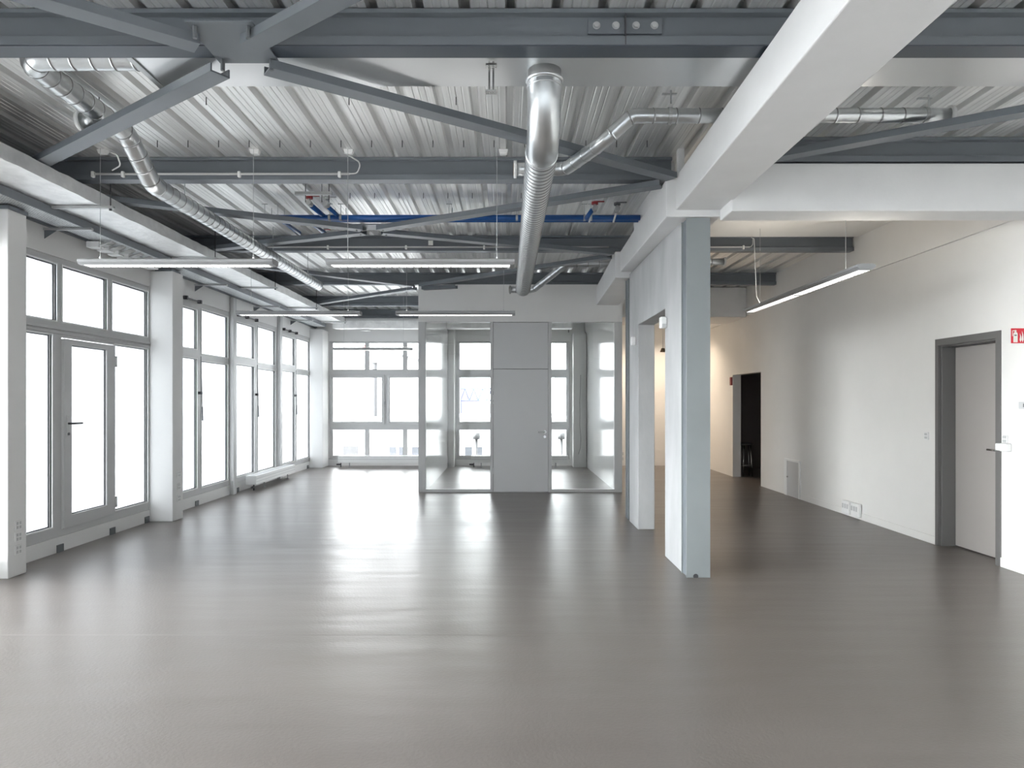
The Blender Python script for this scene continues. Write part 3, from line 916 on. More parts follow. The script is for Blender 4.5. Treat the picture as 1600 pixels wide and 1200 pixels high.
# row of white junction blocks under the tray
for i in range(7):
    y = 7.32 + i * 0.19
    t = thing('junction_block', '%s white junction block in the row of seven clipped under the cable tray' % ('nearest', 'second nearest', 'third nearest', 'middle', 'third farthest', 'second farthest', 'farthest')[i], 'junction box', (-4.27, y, 3.10), 'junction blocks under the cable tray')
    obj('housing', mbox(-4.35, -4.22, y - 0.055, y + 0.055, 3.09, 3.155), M['plastic'], t, bevel=0.006)
    bm = bmesh.new(); 
    for k in (-1, 0, 1):
        sweep(bm, [(-4.22, y + k * 0.035, 3.11), (-4.17, y + k * 0.035, 3.125), (-4.10, y + k * 0.035 + 0.02, 3.158)], 0.008, 8)
    obj_split('cable', bm, M['plastic_l'], t, smooth=True)

# ------------------------------------------------------------------ blue pipes
bp_ = thing('blue_pipe', 'pair of blue water pipes hung side by side under the metal deck', 'pipe', (-0.6, 7.68, 3.49))
for (x0, x1, y, z) in ((-2.70, 1.43, 7.60, 3.482), (-2.10, 1.438, 7.76, 3.502)):
    bm = bmesh.new(); cyl(bm, (x0, y, z), (x1, y, z), 0.030, 20)
    obj('tube', bm, M['blue'], bp_, smooth=True)
for x in (-2.62, -2.48, -1.92, -1.80, -0.63, 0.10, 0.83, 0.90):
    y, z = (7.60, 3.482)
    bm = bmesh.new(); sweep(bm, [(x - 0.012, y, z), (x + 0.012, y, z)], 0.035, 20)
    cyl(bm, (x, y, z + 0.03), (x, y, DECK), 0.004, 6)
    cyl(bm, (x + 0.02, 7.76, 3.53), (x + 0.02, 7.76, DECK), 0.004, 6)
    box(bm, x - 0.03, x + 0.03, y - 0.01, y + 0.01, DECK - 0.006, DECK)
    obj_split('pipe_clip', bm, M['bracket'], bp_)
bm = bmesh.new()
sweep(bm, fillet([(-2.47, 7.60, 3.482), (-2.47, 7.66, 3.475), (-2.44, 8.25, 3.47)], 0.03), 0.024, 14)
sweep(bm, fillet([(-2.10, 7.76, 3.502), (-2.20, 7.76, 3.49), (-2.14, 8.25, 3.47)], 0.03), 0.024, 14)
sweep(bm, [(-1.98, 7.76, 3.502), (-2.02, 7.25, 3.515)], 0.026, 14)
sweep(bm, [(-1.82, 7.76, 3.502), (-1.86, 7.30, 3.515)], 0.022, 14)
sweep(bm, fillet([(0.86, 7.60, 3.482), (0.84, 7.50, 3.45), (0.90, 7.45, 3.53)], 0.03), 0.024, 14)
obj_split('branch', bm, M['blue'], bp_, smooth=True)
def valve(x, y, z, m2, lab):
    t = thing('valve', lab, 'valve', (x, y, z))
    bm = bmesh.new(); cyl(bm, (x, y + 0.05, z), (x, y - 0.05, z), 0.028, 14); cyl(bm, (x, y, z), (x, y, z + 0.05), 0.012, 10)
    obj('body', bm, M['bracket'], t, smooth=True)
    bm = bmesh.new(); cyl(bm, (x, y, z + 0.045), (x, y, z + 0.07), 0.035, 12)
    box(bm, x - 0.01, x + 0.10, y - 0.012, y + 0.012, z + 0.07, z + 0.078)
    obj('hand_wheel', bm, m2, t)
valve(-2.02, 7.18, 3.52, M['red'], 'dark red valve at the left end of the blue pipes, below the grey rail')
valve(-1.86, 7.22, 3.52, M['bracket'], 'grey valve beside the red one at the left end of the blue pipes')
valve(-2.20, 8.35, 3.46, M['red'], 'red valve behind the brace on the lower blue branch')
valve(0.92, 7.42, 3.53, M['red'], 'red valve near the right end of the blue pipes')
valve(1.16, 7.45, 3.53, M['clip'], 'grey valve near the right end of the blue pipes')
for x, l in ((0.87, 'white lever handle crossing the blue pipes under the red valve'), (1.13, 'white lever handle crossing the blue pipes under the grey valve')):
    bm = bmesh.new(); sweep(bm, [(x, 7.52, 3.41), (x + 0.035, 7.50, 3.53)], 0.010, 8)
    tag(obj('valve_lever', bm, M['plastic'], smooth=True), l, 'lever')
bm = bmesh.new()
extrude_profile(bm, [(-0.02, 0), (0.02, 0), (0.02, 0.03), (-0.02, 0.03)], (-2.08, 6.9, 3.52), (-1.72, 6.9, 3.52))
ur = obj('hanger_rail', bm, M['bracket'])
tag(ur, 'grey hanger rail above the valves at the left end of the blue pipes', 'hanger')
for x in (-1.98, -1.82, -1.75):
    bm = bmesh.new(); cyl(bm, (x, 6.9, 3.45), (x, 6.9, DECK), 0.004, 6)
    o = obj('rod', bm, M['dark'], ur)

# threaded rod clip in front of the sheet duct
t = thing('threaded_hanger', 'chrome threaded hanger clip on the sheet duct left of the vertical duct', 'hanger', (-0.095, 4.1, 3.40))
bm = bmesh.new(); cyl(bm, (-0.105, 4.05, 3.28), (-0.105, 4.05, 3.455), 0.006, 8); cyl(bm, (-0.082, 4.05, 3.28), (-0.082, 4.05, 3.455), 0.006, 8)
obj_split('rod', bm, M['chrome'], t)
bm = bmesh.new(); box(bm, -0.125, -0.062, 4.03, 4.07, 3.275, 3.285); box(bm, -0.125, -0.062, 4.03, 4.07, 3.425, 3.437)
obj_split('clamp', bm, M['chrome'], t)

# ------------------------------------------------------------------ conduits on beams
def conduit(x0, x1, y, clips, lab, tail=None):
    t = thing('conduit', lab, 'conduit', ((x0 + x1) / 2, y, 3.47))
    z = BB + 0.045
    bm = bmesh.new(); cyl(bm, (x0, y, z), (x1, y, z), 0.010, 10)
    if tail:
        sweep(bm, fillet(tail, 0.05, 6), 0.006, 8)
    obj('tube', bm, M['plastic_l'], t, smooth=True)
    for x in clips:
        obj('clip', mbox(x - 0.012, x + 0.012, y - 0.016, y + 0.016, z - 0.03, z + 0.02), M['plastic'], t, bevel=0.004)
conduit(-3.6, -1.37, 6.115, (-3.60, -3.34, -2.33, -1.46), 'white conduit clipped along the second steel beam',
        [(-1.40, 6.115, 3.475), (-1.30, 6.1, 3.475), (-1.26, 6.05, 3.55), (-1.38, 5.95, 3.60)])
conduit(-3.4, 1.30, 9.015, (-2.30, -1.30, -0.30), 'grey conduit clipped along the third steel beam')
conduit(1.9, 3.10, 9.015, (3.02,), 'white conduit on the third steel beam in the right bay', [(3.05, 9.015, 3.475), (3.14, 9.015, 3.475), (3.14, 9.015, 3.58)])
for (x, l) in ((-3.43, 'white deck cable box above the left end of the near left lamp'), (-2.14, 'white deck cable box above the right end of the near left lamp'),
               (-1.345, 'white deck cable box above the left end of the near middle lamp'), (-0.035, 'white deck cable box left of the big spiral duct')):
    bm = bmesh.new()
    hexa(bm, [(x - 0.03, 5.95, 3.595), (x + 0.03, 5.95, 3.595), (x + 0.03, 5.99, 3.595), (x - 0.03, 5.99, 3.595),
              (x - 0.04, 5.94, 3.629), (x + 0.04, 5.94, 3.629), (x + 0.04, 6.0, 3.629), (x - 0.04, 6.0, 3.629)])
    tag(obj('cable_box', bm, M['plastic']), l, 'cable box')
bm = bmesh.new(); sweep(bm, fillet([(-3.35, 5.93, 3.60), (-3.30, 5.95, 3.58), (-3.28, 5.97, 3.50), (-3.38, 6.02, 3.475)], 0.03, 6), 0.006, 8)
tag(obj('cable_loop', bm, M['plastic'], smooth=True), 'white cable loop hanging at the left end of the second steel beam', 'cable')
tag(obj('beam_tag', mbox(-1.015, -0.955, 9.02, 9.024, 3.50, 3.56), M['sign_white']), 'small white label plate on the third steel beam', 'label')

# small hooks in the deck
rows = (([(-3.11 + 0.25 * k, 5.75) for k in range(18)], 'small dark wire hook in the deck row just before the second steel beam', 'deck hooks before the second beam'),
        ([(x, 4.93) for x in (-3.6, -2.86, -2.11, -1.11, -0.36)], 'small dark wire hook in the deck between the nearest beam and the duct row', 'deck hooks behind the sheet duct'),
        ([(-1.86 + 0.25 * k, 7.2) for k in range(9)], 'small dark wire hook in the deck row before the blue pipes', 'deck hooks before the blue pipes'))
bm = bmesh.new(); cyl(bm, (0, 0, -0.055), (0, 0, 0), 0.0035, 6)
hk = obj('ceiling_hook', bm, M['dark'])
first = True
for ps, l, g in rows:
    for (x, y) in ps:
        o = hk if first else hk.copy()
        if not first:
            C.objects.link(o)
        first = False
        tag(o, l, 'hook', g)
        o.location = (x, y, DECK)

# ------------------------------------------------------------------ pendant lamps
def lamp(x0, x1, y, zb, lab, wires, along='x', ztop=DECK, joint=None):
    t = thing('pendant_lamp', lab, 'lamp', ((x0 + x1) / 2, y, zb) if along == 'x' else (y, (x0 + x1) / 2, zb))
    prof = [(-0.055, 0), (0.055, 0), (0.080, 0.022), (0.080, 0.042), (0.055, 0.052), (-0.055, 0.052), (-0.080, 0.042), (-0.080, 0.022)]
    P = (lambda u, v, z: (u, y + v, z)) if along == 'x' else (lambda u, v, z: (y + v, u, z))
    bm = bmesh.new(); extrude_profile(bm, prof, P(x0, 0, zb), P(x1, 0, zb))
    obj('housing', bm, M['alu'], t, bevel=0.003)
    bm = bmesh.new()
    segs = [(x0 + 0.04, x1 - 0.04)] if joint is None else [(x0 + 0.04, joint - 0.015), (joint + 0.015, x1 - 0.04)]
    for a, b in segs:
        p0 = P(a, -0.046, zb - 0.003); p1 = P(b, 0.046, zb + 0.001)
        box(bm, min(p0[0], p1[0]), max(p0[0], p1[0]), min(p0[1], p1[1]), max(p0[1], p1[1]), p0[2], p1[2])
    obj_split('louvre', bm, M['lamp_on'], t)
    p0 = P(x0 + 0.06, -0.04, 0); p1 = P(x1 - 0.06, 0.04, 0)
    obj('uplight', mbox(min(p0[0], p1[0]), max(p0[0], p1[0]), min(p0[1], p1[1]), max(p0[1], p1[1]), zb + 0.052, zb + 0.054), M['uplight'] if along == 'y' else M['uplight_w'], t)
    # louvre blades across the opening
    bm = bmesh.new()
    for a, b in segs:
        n = int((b - a) / 0.06)
        for k in range(n + 1):
            u = a + (b - a) * k / n
            p0 = P(u - 0.003, -0.037, zb - 0.007); p1 = P(u + 0.003, 0.037, zb - 0.0031)
            box(bm, min(p0[0], p1[0]), max(p0[0], p1[0]), min(p0[1], p1[1]), max(p0[1], p1[1]), p0[2], p1[2])
    obj('louvre_blades', bm, M['alu'], t)
    for u in wires:
        bm = bmesh.new()
        p = P(u, 0, 0)
        cyl(bm, (p[0], p[1], zb + 0.05), (p[0], p[1], ztop), 0.0022, 6)
        cyl(bm, (p[0], p[1], zb + 0.05), (p[0], p[1], zb + 0.075), 0.008, 8)
        obj('suspension_wire', bm, M['bracket'], t)
    return t
lamp(-3.58, -1.955, 5.93, 2.64, 'long hanging lamp nearest at left, in front of the foil duct', (-3.43, -2.14))
lamp(-1.515, 0.06, 5.93, 2.64, 'long hanging lamp nearest in the middle, its right end touching the big spiral duct', (-1.345, -0.09))
lamp(-3.555, -1.93, 9.28, 2.635, 'hanging lamp of the farther row at left, over the narrow windows', (-3.38, -2.10))
lamp(-1.465, 0.10, 9.28, 2.635, 'hanging lamp of the farther row at right, in front of the glazed room header', (-1.33, -0.05))
lamp(-3.51, -1.91, 14.2, 2.53, 'small looking far hanging lamp seen against the rear window', (-3.3, -2.1))
lamp(-0.95, 0.62, 13.9, 3.08, 'hanging lamp inside the glazed room, high above its left pane', (-0.8, 0.45))
rl = lamp(5.98, 8.88, 3.05, 2.62, 'double length hanging lamp pointing away from the camera beside the right wall', (6.35, 8.5), along='y', ztop=3.585, joint=7.42)
bm = bmesh.new(); sweep(bm, fillet([(3.02, 8.42, 2.67), (2.97, 8.40, 2.75), (2.96, 8.45, 3.45), (3.10, 8.95, 3.58)], 0.06, 6), 0.004, 6)
obj('power_cable', bm, M['plastic'], rl, smooth=True)

# warm downlights in the rear of the right bay
for x, y, l in ((2.4, 15.5, 'warm recessed downlight in the rear ceiling behind the concrete wall'), (3.6, 15.5, 'warm recessed downlight in the rear ceiling near the right wall')):
    t = thing('downlight', l, 'lamp', (x, y, 3.27))
    bm = bmesh.new(); cyl(bm, (x, y, 3.262), (x, y, 3.272), 0.06, 24)
    obj('lens', bm, M['lamp_warm'], t)
    ld_ = bpy.data.lights.new('downlight_beam', 'SPOT'); ld_.energy = 130; ld_.color = (1.0, 0.82, 0.63)
    ld_.spot_size = 2.4; ld_.spot_blend = 0.8; ld_.shadow_soft_size = 0.05
    lo = bpy.data.objects.new('downlight_beam', ld_); C.objects.link(lo); lo.location = (x, y, 3.25)

# ------------------------------------------------------------------ window furniture on the left
ol = {9.3: 'dark chain window opener above the narrow window beside the second column',
      11.6: 'dark chain window opener above the middle narrow windows',
      13.95: 'dark chain window opener above the farthest narrow windows'}
for y in (9.3, 11.6, 13.95):
    t = thing('window_opener', ol[y], 'window opener', (XW, y, 2.95))
    bm = bmesh.new(); cyl(bm, (XW + 0.03, y, 2.93), (XW + 0.03, y + 0.85, 2.93), 0.010, 10)
    obj('rod', bm, M['dark'], t)
    for dy in (0.02, 0.40, 0.84):
        obj('mount', mbox(XW, XW + 0.055, y + dy - 0.02, y + dy + 0.02, 2.905, 2.955), M['dark'], t)
pl = {10.2: 'dark window pull handle with rod between the first pair of narrow windows',
      12.5: 'dark window pull handle with hanging rod between the second pair of narrow windows',
      14.78: 'dark window pull handle with hanging rod between the last pair of narrow windows'}
for y in (10.2, 12.5, 14.78):
    t = thing('window_pull', pl[y], 'window handle', (XW, y, 1.6))
    obj('lever', mbox(XW - 0.012, XW + 0.04, y - 0.02, y + 0.02, 1.60, 1.64), M['dark'], t, bevel=0.004)
    bm = bmesh.new(); cyl(bm, (XW + 0.03, y + 0.03, 1.25), (XW + 0.02, y, 2.15), 0.006, 8)
    obj('rod', bm, M['alu'], t)
    bm = bmesh.new(); cyl(bm, (XW + 0.03, y + 0.03, 1.22), (XW + 0.028, y + 0.025, 1.42), 0.010, 8)
    obj('grip', bm, M['clip'], t)
for y, l in ((7.01, 'grey clip plate at the skirting under the glazed door, nearest the camera'), (7.94, 'grey clip plate at the skirting under the hinge side of the glazed door'),
             (8.70, 'grey clip plate at the skirting beside the second white column'), (10.1, 'grey clip plate at the skirting under the first narrow windows'),
             (11.62, 'grey clip plate at the skirting beside the low radiator valve'), (15.7, 'grey clip plate at the skirting in the far left corner')):
    tag(obj('skirting_clip', mbox(XW, XW + 0.012, y - 0.05, y + 0.05, 0.0, 0.075), M['clip']), l, 'clip')

# socket plates
def socket(c, lab, axis='x', group=None, sc=1.0):
    """wall plate facing +x (axis 'x'), -x ('-x') or -y ('-y')"""
    x, y, z = c
    t = thing('socket_plate', lab, 'socket', c, group)
    s_ = 0.04 * sc
    if axis == 'x':
        obj('plate', mbox(x, x + 0.012, y - s_, y + s_, z - s_, z + s_), M['plastic'], t, bevel=0.003)
        for dy in (-0.018, 0.018):
            for dz in (-0.018, 0.018):
                obj('slot', mbox(x + 0.012, x + 0.014, y + dy - 0.011, y + dy + 0.011, z + dz - 0.012, z + dz + 0.012), M['plastic_l'], t)
    elif axis == '-x':
        obj('plate', mbox(x - 0.012, x, y - s_, y + s_, z - s_, z + s_), M['plastic'], t, bevel=0.003)
        for dz in (-0.018, 0.018):
            obj('slot', mbox(x - 0.0145, x - 0.012, y - 0.022, y + 0.022, z + dz - 0.012, z + dz + 0.012), M['plastic_l'], t)
    else:
        obj('plate', mbox(x - s_, x + s_, y - 0.012, y, z - s_, z + s_), M['plastic'], t, bevel=0.003)
        for dz in (-0.018, 0.018):
            obj('slot', mbox(x - 0.022, x + 0.022, y - 0.0145, y - 0.012, z + dz - 0.012, z + dz + 0.012), M['plastic_l'], t)
    return t
for z, l in ((0.435, 'top'), (0.335, 'middle'), (0.225, 'bottom')):
    socket((-4.215, 6.055, z), '%s white socket plate of three on the leftmost column' % l)
for z, l in ((0.58, 'top'), (0.42, 'middle'), (0.27, 'bottom')):
    socket((-4.175, 8.93, z), '%s white socket plate of three on the second white column' % l)
socket((XR, 7.52, 1.13), 'white double light switch on the right wall left of the grey door', '-x')
socket((XR, 6.33, 1.16), 'white switch plate on the right wall above the white box by the grey door', '-x', sc=0.8)
for z, l in ((0.28, 'upper'), (0.16, 'lower')):
    socket((2.68, Y1, z), '%s socket on the rear wall in the gap beside the glazed room' % l, '-y')

# floor socket cluster at the right skirting
for y, l in ((9.22, 'left white socket housing of the pair on the right skirting'), (8.98, 'right white socket housing of the pair on the right skirting')):
    t = thing('skirting_socket', l, 'socket', (XR, y, 0.05))
    obj('housing', mbox(XR - 0.06, XR - 0.012, y - 0.10, y + 0.10, 0.03, 0.20), M['plastic'], t, bevel=0.01)
    for k in (-1, 0, 1):
        obj('slot', mbox(XR - 0.062, XR - 0.059, y + k * 0.06 - 0.02, y + k * 0.06 + 0.02, 0.10, 0.16), M['plastic_l'], t)

# access panel on the right wall
t = thing('access_panel', 'pale grey low access panel door with white frame in the right wall', 'access panel', (XR, 11.05, 0))
bm = bmesh.new(); plate(bm, 'x', 10.76, 11.36, 0.0, 0.585, [(10.80, 11.26, 0.0 - 1, 0.555)], XR - 0.02, XR)
obj('frame', bm, M['plastic'], t, bevel=0.002)
obj('door', mbox(XR - 0.012, XR - 0.001, 10.80, 11.26, 0.01, 0.553), M['plastic_l'], t)
bm = bmesh.new(); cyl(bm, (XR - 0.012, 11.22, 0.30), (XR - 0.03, 11.22, 0.30), 0.012, 12)
obj('lock', bm, M['chrome'], t)

# white box and thermostat next to grey door
t = thing('door_contact_box', 'white plastic box mounted on the wall at the handle side of the grey door', 'box', (XR, 6.36, 1.10))
obj('housing', mbox(XR - 0.055, XR - 0.0, 6.25, 6.34, 1.05, 1.125), M['plastic'], t, bevel=0.01)
obj('cap', mbox(XR - 0.050, XR - 0.013, 6.341, 6.40, 1.055, 1.12), M['plastic'], t, bevel=0.008)
t = thing('thermostat', 'small grey thermostat on the right wall cut by the picture edge', 'thermostat', (XR, 6.08, 1.45))
obj('housing', mbox(XR - 0.025, XR, 6.02, 6.14, 1.435, 1.495), M['plastic_l'], t, bevel=0.004)
obj('dial', mbox(XR - 0.028, XR - 0.025, 6.05, 6.08, 1.45, 1.48), M['clip'], t)

# fire extinguisher flag sign facing the room
t = thing('extinguisher_sign', 'red fire extinguisher sign with white symbols at the right picture edge', 'sign', (4.39, 6.0, 2.0))
sx, sy, sz0, sz1 = 4.293, 6.0, 1.995, 2.122
obj('board', mbox(sx, XR, sy, sy + 0.004, sz0, sz1), M['sign_red'], t)
bm = bmesh.new()
x0 = sx + 0.018
box(bm, x0, x0 + 0.036, sy - 0.001, sy, sz0 + 0.008, sz0 + 0.078)
v = []
for k in range(13):
    a = PI * k / 12
    v.append(bm.verts.new((x0 + 0.018 + 0.018 * math.cos(a), sy - 0.001, sz0 + 0.078 + 0.018 * math.sin(a))))
bm.faces.new(v)
box(bm, x0 + 0.010, x0 + 0.026, sy - 0.001, sy, sz0 + 0.095, sz0 + 0.112)
box(bm, x0 - 0.008, x0 + 0.020, sy - 0.001, sy, sz0 + 0.103, sz0 + 0.110)
box(bm, x0 - 0.010, x0 - 0.005, sy - 0.001, sy, sz0 + 0.06, sz0 + 0.106)
obj('extinguisher_symbol', bm, M['sign_white'], t)
obj('symbol_band', mbox(x0 + 0.008, x0 + 0.028, sy - 0.002, sy - 0.001, sz0 + 0.062, sz0 + 0.073), M['clip'], t)
bm = bmesh.new()
fx = sx + 0.078
for (cx_, h, w_) in ((0.0, 0.085, 0.016), (0.018, 0.105, 0.018), (0.040, 0.112, 0.02), (0.060, 0.10, 0.018), (0.076, 0.08, 0.014)):
    pts = [(fx + cx_ - w_ / 2, sz0 + 0.03), (fx + cx_, sz0 + 0.008), (fx + cx_ + w_ / 2, sz0 + 0.03), (fx + cx_ + w_ * 0.35, sz0 + h * 0.7), (fx + cx_ - w_ * .3, sz0 + h), (fx + cx_ - w_ * .2, sz0 + h * .65)]
    bm.faces.new([bm.verts.new((a, sy - 0.001, b)) for a, b in pts])
obj('flame_symbol', bm, M['sign_white'], t)

# motion sensors and things on the concrete wall
t = thing('motion_sensor', 'white motion sensor on the concrete wall at the top of the doorway', 'sensor', (1.50, 6.86, 2.25))
obj('housing', mbox(1.462, 1.524, 6.72, 6.80, 2.20, 2.31), M['plastic'], t, bevel=0.012)
obj('lens', mbox(1.475, 1.515, 6.715, 6.72, 2.205, 2.24), M['plastic_l'], t, bevel=0.002)
t = thing('motion_sensor', 'small white sensor on the farther concrete pier', 'sensor', (1.50, 8.45, 2.2))
obj('housing', mbox(1.475, 1.524, 8.36, 8.43, 2.17, 2.27), M['plastic'], t, bevel=0.008)
# small hanging spot seen through the doorway
t = thing('spot_lamp', 'small brown spotlight on a thin stem seen through the concrete doorway', 'lamp', (2.87, 13.05, 2.45))
bm = bmesh.new(); cyl(bm, (2.87, 13.0, 2.48), (2.87, 13.0, DECK), 0.006, 8)
obj('stem', bm, M['plastic'], t)
bm = bmesh.new(); sweep(bm, [(2.87, 13.0, 2.48), (2.87, 13.0, 2.41)], lambda i: (0.03, 0.055)[i], 16)
obj('lamp_shade', bm, M['brass'], t, smooth=True)

# red exit marker at dark opening
tag(obj('wall_sign', mbox(XR - 0.03, XR, 14.02, 14.10, 1.82, 1.98), M['ext_red']), 'small reddish sign at the top left of the dark opening', 'sign')

# stool in the dark side room
t = thing('bar_stool', 'black seated stool with chrome legs standing in the dark side room', 'stool', (4.78, 14.1, 0))
bm = bmesh.new(); sweep(bm, [(4.78, 14.1, 0.62), (4.78, 14.1, 0.63), (4.78, 14.1, 0.66), (4.78, 14.1, 0.67)], lambda i: (0.11, 0.13, 0.13, 0.11)[i], 20)
obj('seat', bm, M['dark'], t, smooth=True)
for k in range(4):
    a = PI / 4 + k * PI / 2
    bm = bmesh.new(); cyl(bm, (4.78 + 0.09 * math.cos(a), 14.1 + 0.09 * math.sin(a), 0.62), (4.78 + 0.13 * math.cos(a), 14.1 + 0.13 * math.sin(a), 0.0), 0.011, 10)
    obj('leg', bm, M['chrome'], t, smooth=True)
bm = bmesh.new(); sweep(bm, [(4.78 + 0.116 * math.cos(k * PI / 12), 14.1 + 0.116 * math.sin(k * PI / 12), 0.22) for k in range(25)], 0.008, 8, caps=False)
obj('foot_ring', bm, M['chrome'], t, smooth=True)

# ------------------------------------------------------------------ radiators
def radiator(x0, x1, y0, y1, z0, z1, along, lab, feet):
    t = thing('radiator', lab, 'radiator', ((x0 + x1) / 2, (y0 + y1) / 2, 0))
    obj('body', mbox(x0, x1, y0, y1, z0, z1), M['plastic'], t, bevel=0.006)
    bm = bmesh.new()
    if along == 'y':
        n = int((y1 - y0) / 0.05)
        for k in range(n):
            y = y0 + 0.03 + k * 0.05
            box(bm, x0 + 0.03, x1 - 0.03, y, y + 0.02, z1, z1 + 0.002)
        for z in (z0 + 0.05, z0 + 0.10):
            box(bm, x1, x1 + 0.004, y0 + 0.01, y1 - 0.01, z - 0.004, z + 0.004)
    else:
        n = int((x1 - x0) / 0.05)
        for k in range(n):
            x = x0 + 0.03 + k * 0.05
            box(bm, x, x + 0.02, y0 + 0.03, y1 - 0.03, z1, z1 + 0.002)
        box(bm, x0 + 0.01, x1 - 0.01, y0 - 0.004, y0, (z0 + z1) / 2 - 0.004, (z0 + z1) / 2 + 0.004)
    obj('grille', bm, M['plastic_l'], t)
    for (x, y) in feet:
        bm = bmesh.new(); cyl(bm, (x, y, 0), (x, y, z0 + 0.002), 0.012, 10); cyl(bm, (x, y, 0), (x, y, 0.008), 0.03, 14)
        obj('leg', bm, M['alu'], t)
    vx, vy = (x1 - 0.06, y0 + 0.05) if along == 'y' else (x0 + 0.06, y0 + 0.06)
    bm = bmesh.new()
    cyl(bm, (vx, vy, 0.0), (vx, vy, z0 + 0.002), 0.010, 10)
    cyl(bm, (vx, vy, 0.06), (vx - (0 if along == 'y' else 0.10), vy - (0.10 if along == 'y' else 0), 0.06), 0.018, 12)
    obj('valve', bm, M['dark'], t, smooth=True)
radiator(-4.39, -4.21, 11.8, 13.95, 0.10, 0.25, 'y', 'low white convector radiator under the narrow windows on the left', ((-4.25, 12.3), (-4.25, 13.6)))
radiator(-3.86, -1.62, 16.0, 16.2, 0.10, 0.26, 'x', 'low white radiator under the rear window left of the glazed room', ((-3.6, 16.04), (-2.0, 16.04)))
radiator(-0.83, 1.38, 16.0, 16.2, 0.10, 0.26, 'x', 'low white radiator under the rear window inside the glazed room', ((-0.6, 16.04), (1.1, 16.04)))
tag(obj('ceiling_sensor', mbox(-3.35, -3.13, 15.95, 16.1, 3.095, 3.118), M['plastic'], bevel=0.005), 'flat pale sensor plate under the rear foil duct above the window', 'sensor')

# ------------------------------------------------------------------ outside
struct('ground_outside', mbox(-90, 90, -60, 140, -4.5, -4.2), M['asphalt'])
def windows_on(parent, spots, y, m=None):
    for (a, b, c, d) in spots:
        f = obj('window', mbox(a - 0.05, b + 0.05, y - 0.06, y + 0.02, c - 0.05, d + 0.05), M['sign_white'], parent)
        obj('pane', mbox(a, b, y - 0.07, y - 0.061, c, d), m or M['ext_dark'], f)
h = thing('low_building', 'pale low building across the yard behind the rear windows', 'building', (-3, 26, -4.2))
obj('wall', mbox(-14, 2.2, 24, 32, -4.2, 0.88), M['ext_wall'], h)
obj('roof', mbox(-14.1, 2.3, 23.9, 32.1, 0.88, 0.96), M['ext_wall2'], h)
windows_on(h, [(-5.60, -5.08, -0.45, -0.02)], 24, M['ext_grey'])
windows_on(h, [(-4.02, -3.78, -0.45, -0.05), (-3.70, -3.48, -0.45, -0.05), (-3.25, -2.90, -0.45, -0.05), (-1.45, -1.20, -0.45, -0.05), (-1.12, -0.85, -0.45, -0.05)], 24)
ch = thing('flue_pipe', 'grey flue with boxy cowl standing on the low roof behind the rear window', 'flue', (-4.3, 25, 0.96))
bm = bmesh.new(); cyl(bm, (-4.72, 25, 0.96), (-4.72, 25, 2.95), 0.09, 16); obj('pipe', bm, M['ext_grey'], ch)
obj('cowl', mbox(-4.86, -4.58, 24.86, 25.14, 2.85, 3.15), M['ext_grey'], ch)
h = thing('gable_building', 'pale tall building with sloping roof edge far behind the rear window', 'building', (-9, 42, -4.2))
bm = bmesh.new()
pr = [(-11, -4.2), (-4.2, -4.2), (-4.2, 3.6), (-6.9, 4.35), (-11, 4.35)]
a = [bm.verts.new((x, 40, z)) for x, z in pr]; b = [bm.verts.new((x, 50, z)) for x, z in pr]
bm.faces.new(a); bm.faces.new(b[::-1])
for i in range(5):
    bm.faces.new((a[i], a[(i + 1) % 5], b[(i + 1) % 5], b[i]))
obj('wall', bm, M['ext_wall'], h)
bm = bmesh.new()
hexa(bm, [(-7.0, 39.7, 4.32), (-4.1, 39.7, 3.52), (-4.1, 50, 3.52), (-7.0, 50, 4.32), (-7.0, 39.7, 4.44), (-4.1, 39.7, 3.64), (-4.1, 50, 3.64), (-7.0, 50, 4.44)])
obj('roof', bm, M['ext_grey'], h)
tag(obj('roof_sign', mbox(-8.45, -8.1, 41, 41.2, 4.36, 4.8), M['ext_red']), 'small red board on the roof of the building far outside', 'sign')
h = thing('slat_building', 'pale building clad in vertical slats seen through the right glass of the small room', 'building', (5, 30, -4.2))
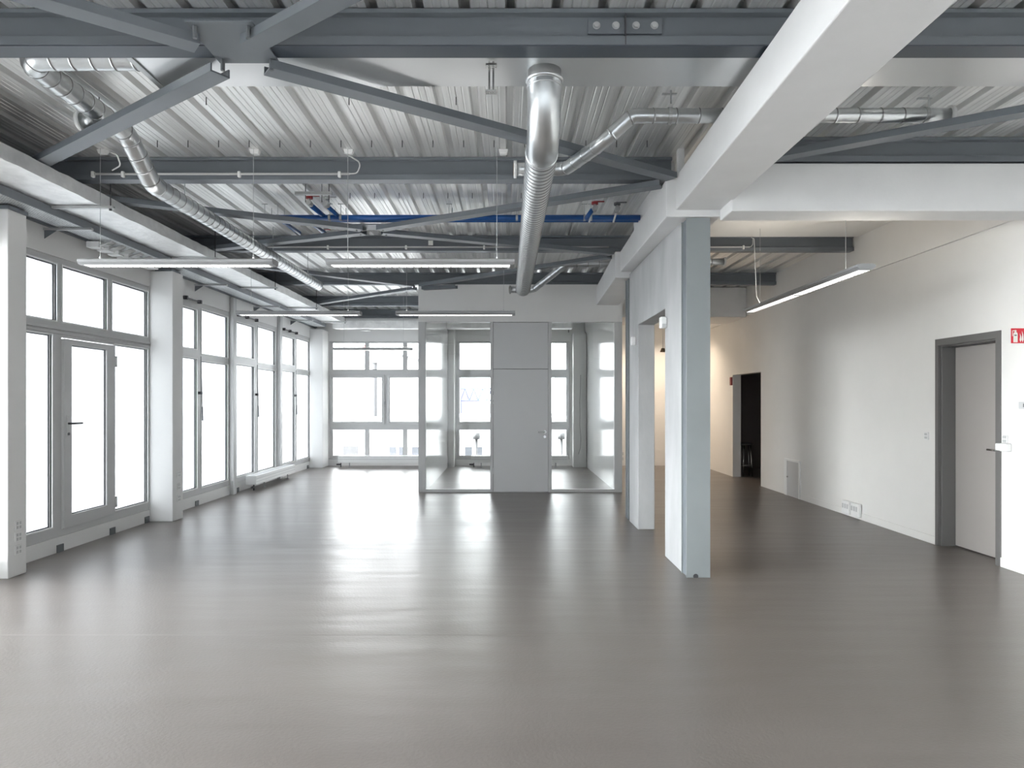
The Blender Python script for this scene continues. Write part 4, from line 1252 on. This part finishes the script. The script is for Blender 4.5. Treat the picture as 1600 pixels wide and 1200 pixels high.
bm = bmesh.new(); box(bm, 2.4, 7, 29, 36, -4.2, 4.4); obj('wall', bm, M['ext_wall2'], h)
bm = bmesh.new()
for k in range(24):
    box(bm, 2.42 + k * 0.19, 2.50 + k * 0.19, 28.9, 29.0, -4.2, 4.4)
obj('slats', bm, M['ext_wall'], h)
h = thing('slat_building', 'pale slatted tall facade behind the right part of the rear window', 'building', (-3.9, 38, -4.2))
obj('wall', mbox(-4.15, -2.6, 37, 39, -4.2, 7.5), M['ext_wall2'], h)
bm = bmesh.new()
for k in range(7):
    box(bm, -5.62 + 1.5 + k * 0.22, -5.54 + 1.5 + k * 0.22, 36.93, 37.0, -4.2, 7.5)
obj('slats', bm, M['ext_wall'], h)
h = thing('brick_building', 'pinkish brick building seen through the left glass of the small room', 'building', (-2, 50, -4.2))
obj('wall', mbox(-3.4, -2.2, 50, 56, -4.2, 2.4), M['ext_brick'], h)
obj('annex', mbox(-2.2, 0.2, 50.5, 56, -4.2, 1.3), M['ext_wall'], h)
# lattice footbridge / crane jib
cj = thing('lattice_girder', 'blue lattice girder far outside seen through the left glass of the small room', 'girder', (-1.5, 48, 2.0))
bm = bmesh.new()
for z in (1.55, 2.35):
    cyl(bm, (-3.2, 48, z), (0.5, 48, z), 0.05, 6)
for k in range(6):
    x = -3.2 + k * 0.6
    cyl(bm, (x, 48, 1.55), (x + 0.3, 48, 2.35), 0.045, 6); cyl(bm, (x + 0.3, 48, 2.35), (x + 0.6, 48, 1.55), 0.045, 6)
obj('lattice', bm, M['ext_blue'], cj)
for x in (-3.2, 0.5):
    obj('leg', mbox(x - .08, x + .08, 47.9, 48.1, -4.2, 1.5), M['ext_blue'], cj)
for (x, l) in ((-0.75, 'slim grey post outside the left glass of the small room'), (1.30, 'slim grey post outside the right glass of the small room')):
    bm = bmesh.new(); cyl(bm, (x * 1.15, 19.5, -4.2), (x * 1.15, 19.5, 0.55), 0.04, 10); cyl(bm, (x * 1.15, 19.5, 0.45), (x * 1.15, 19.5, 0.62), 0.10, 12)
    tag(obj('bollard_lamp', bm, M['ext_grey'], smooth=True), l, 'post')
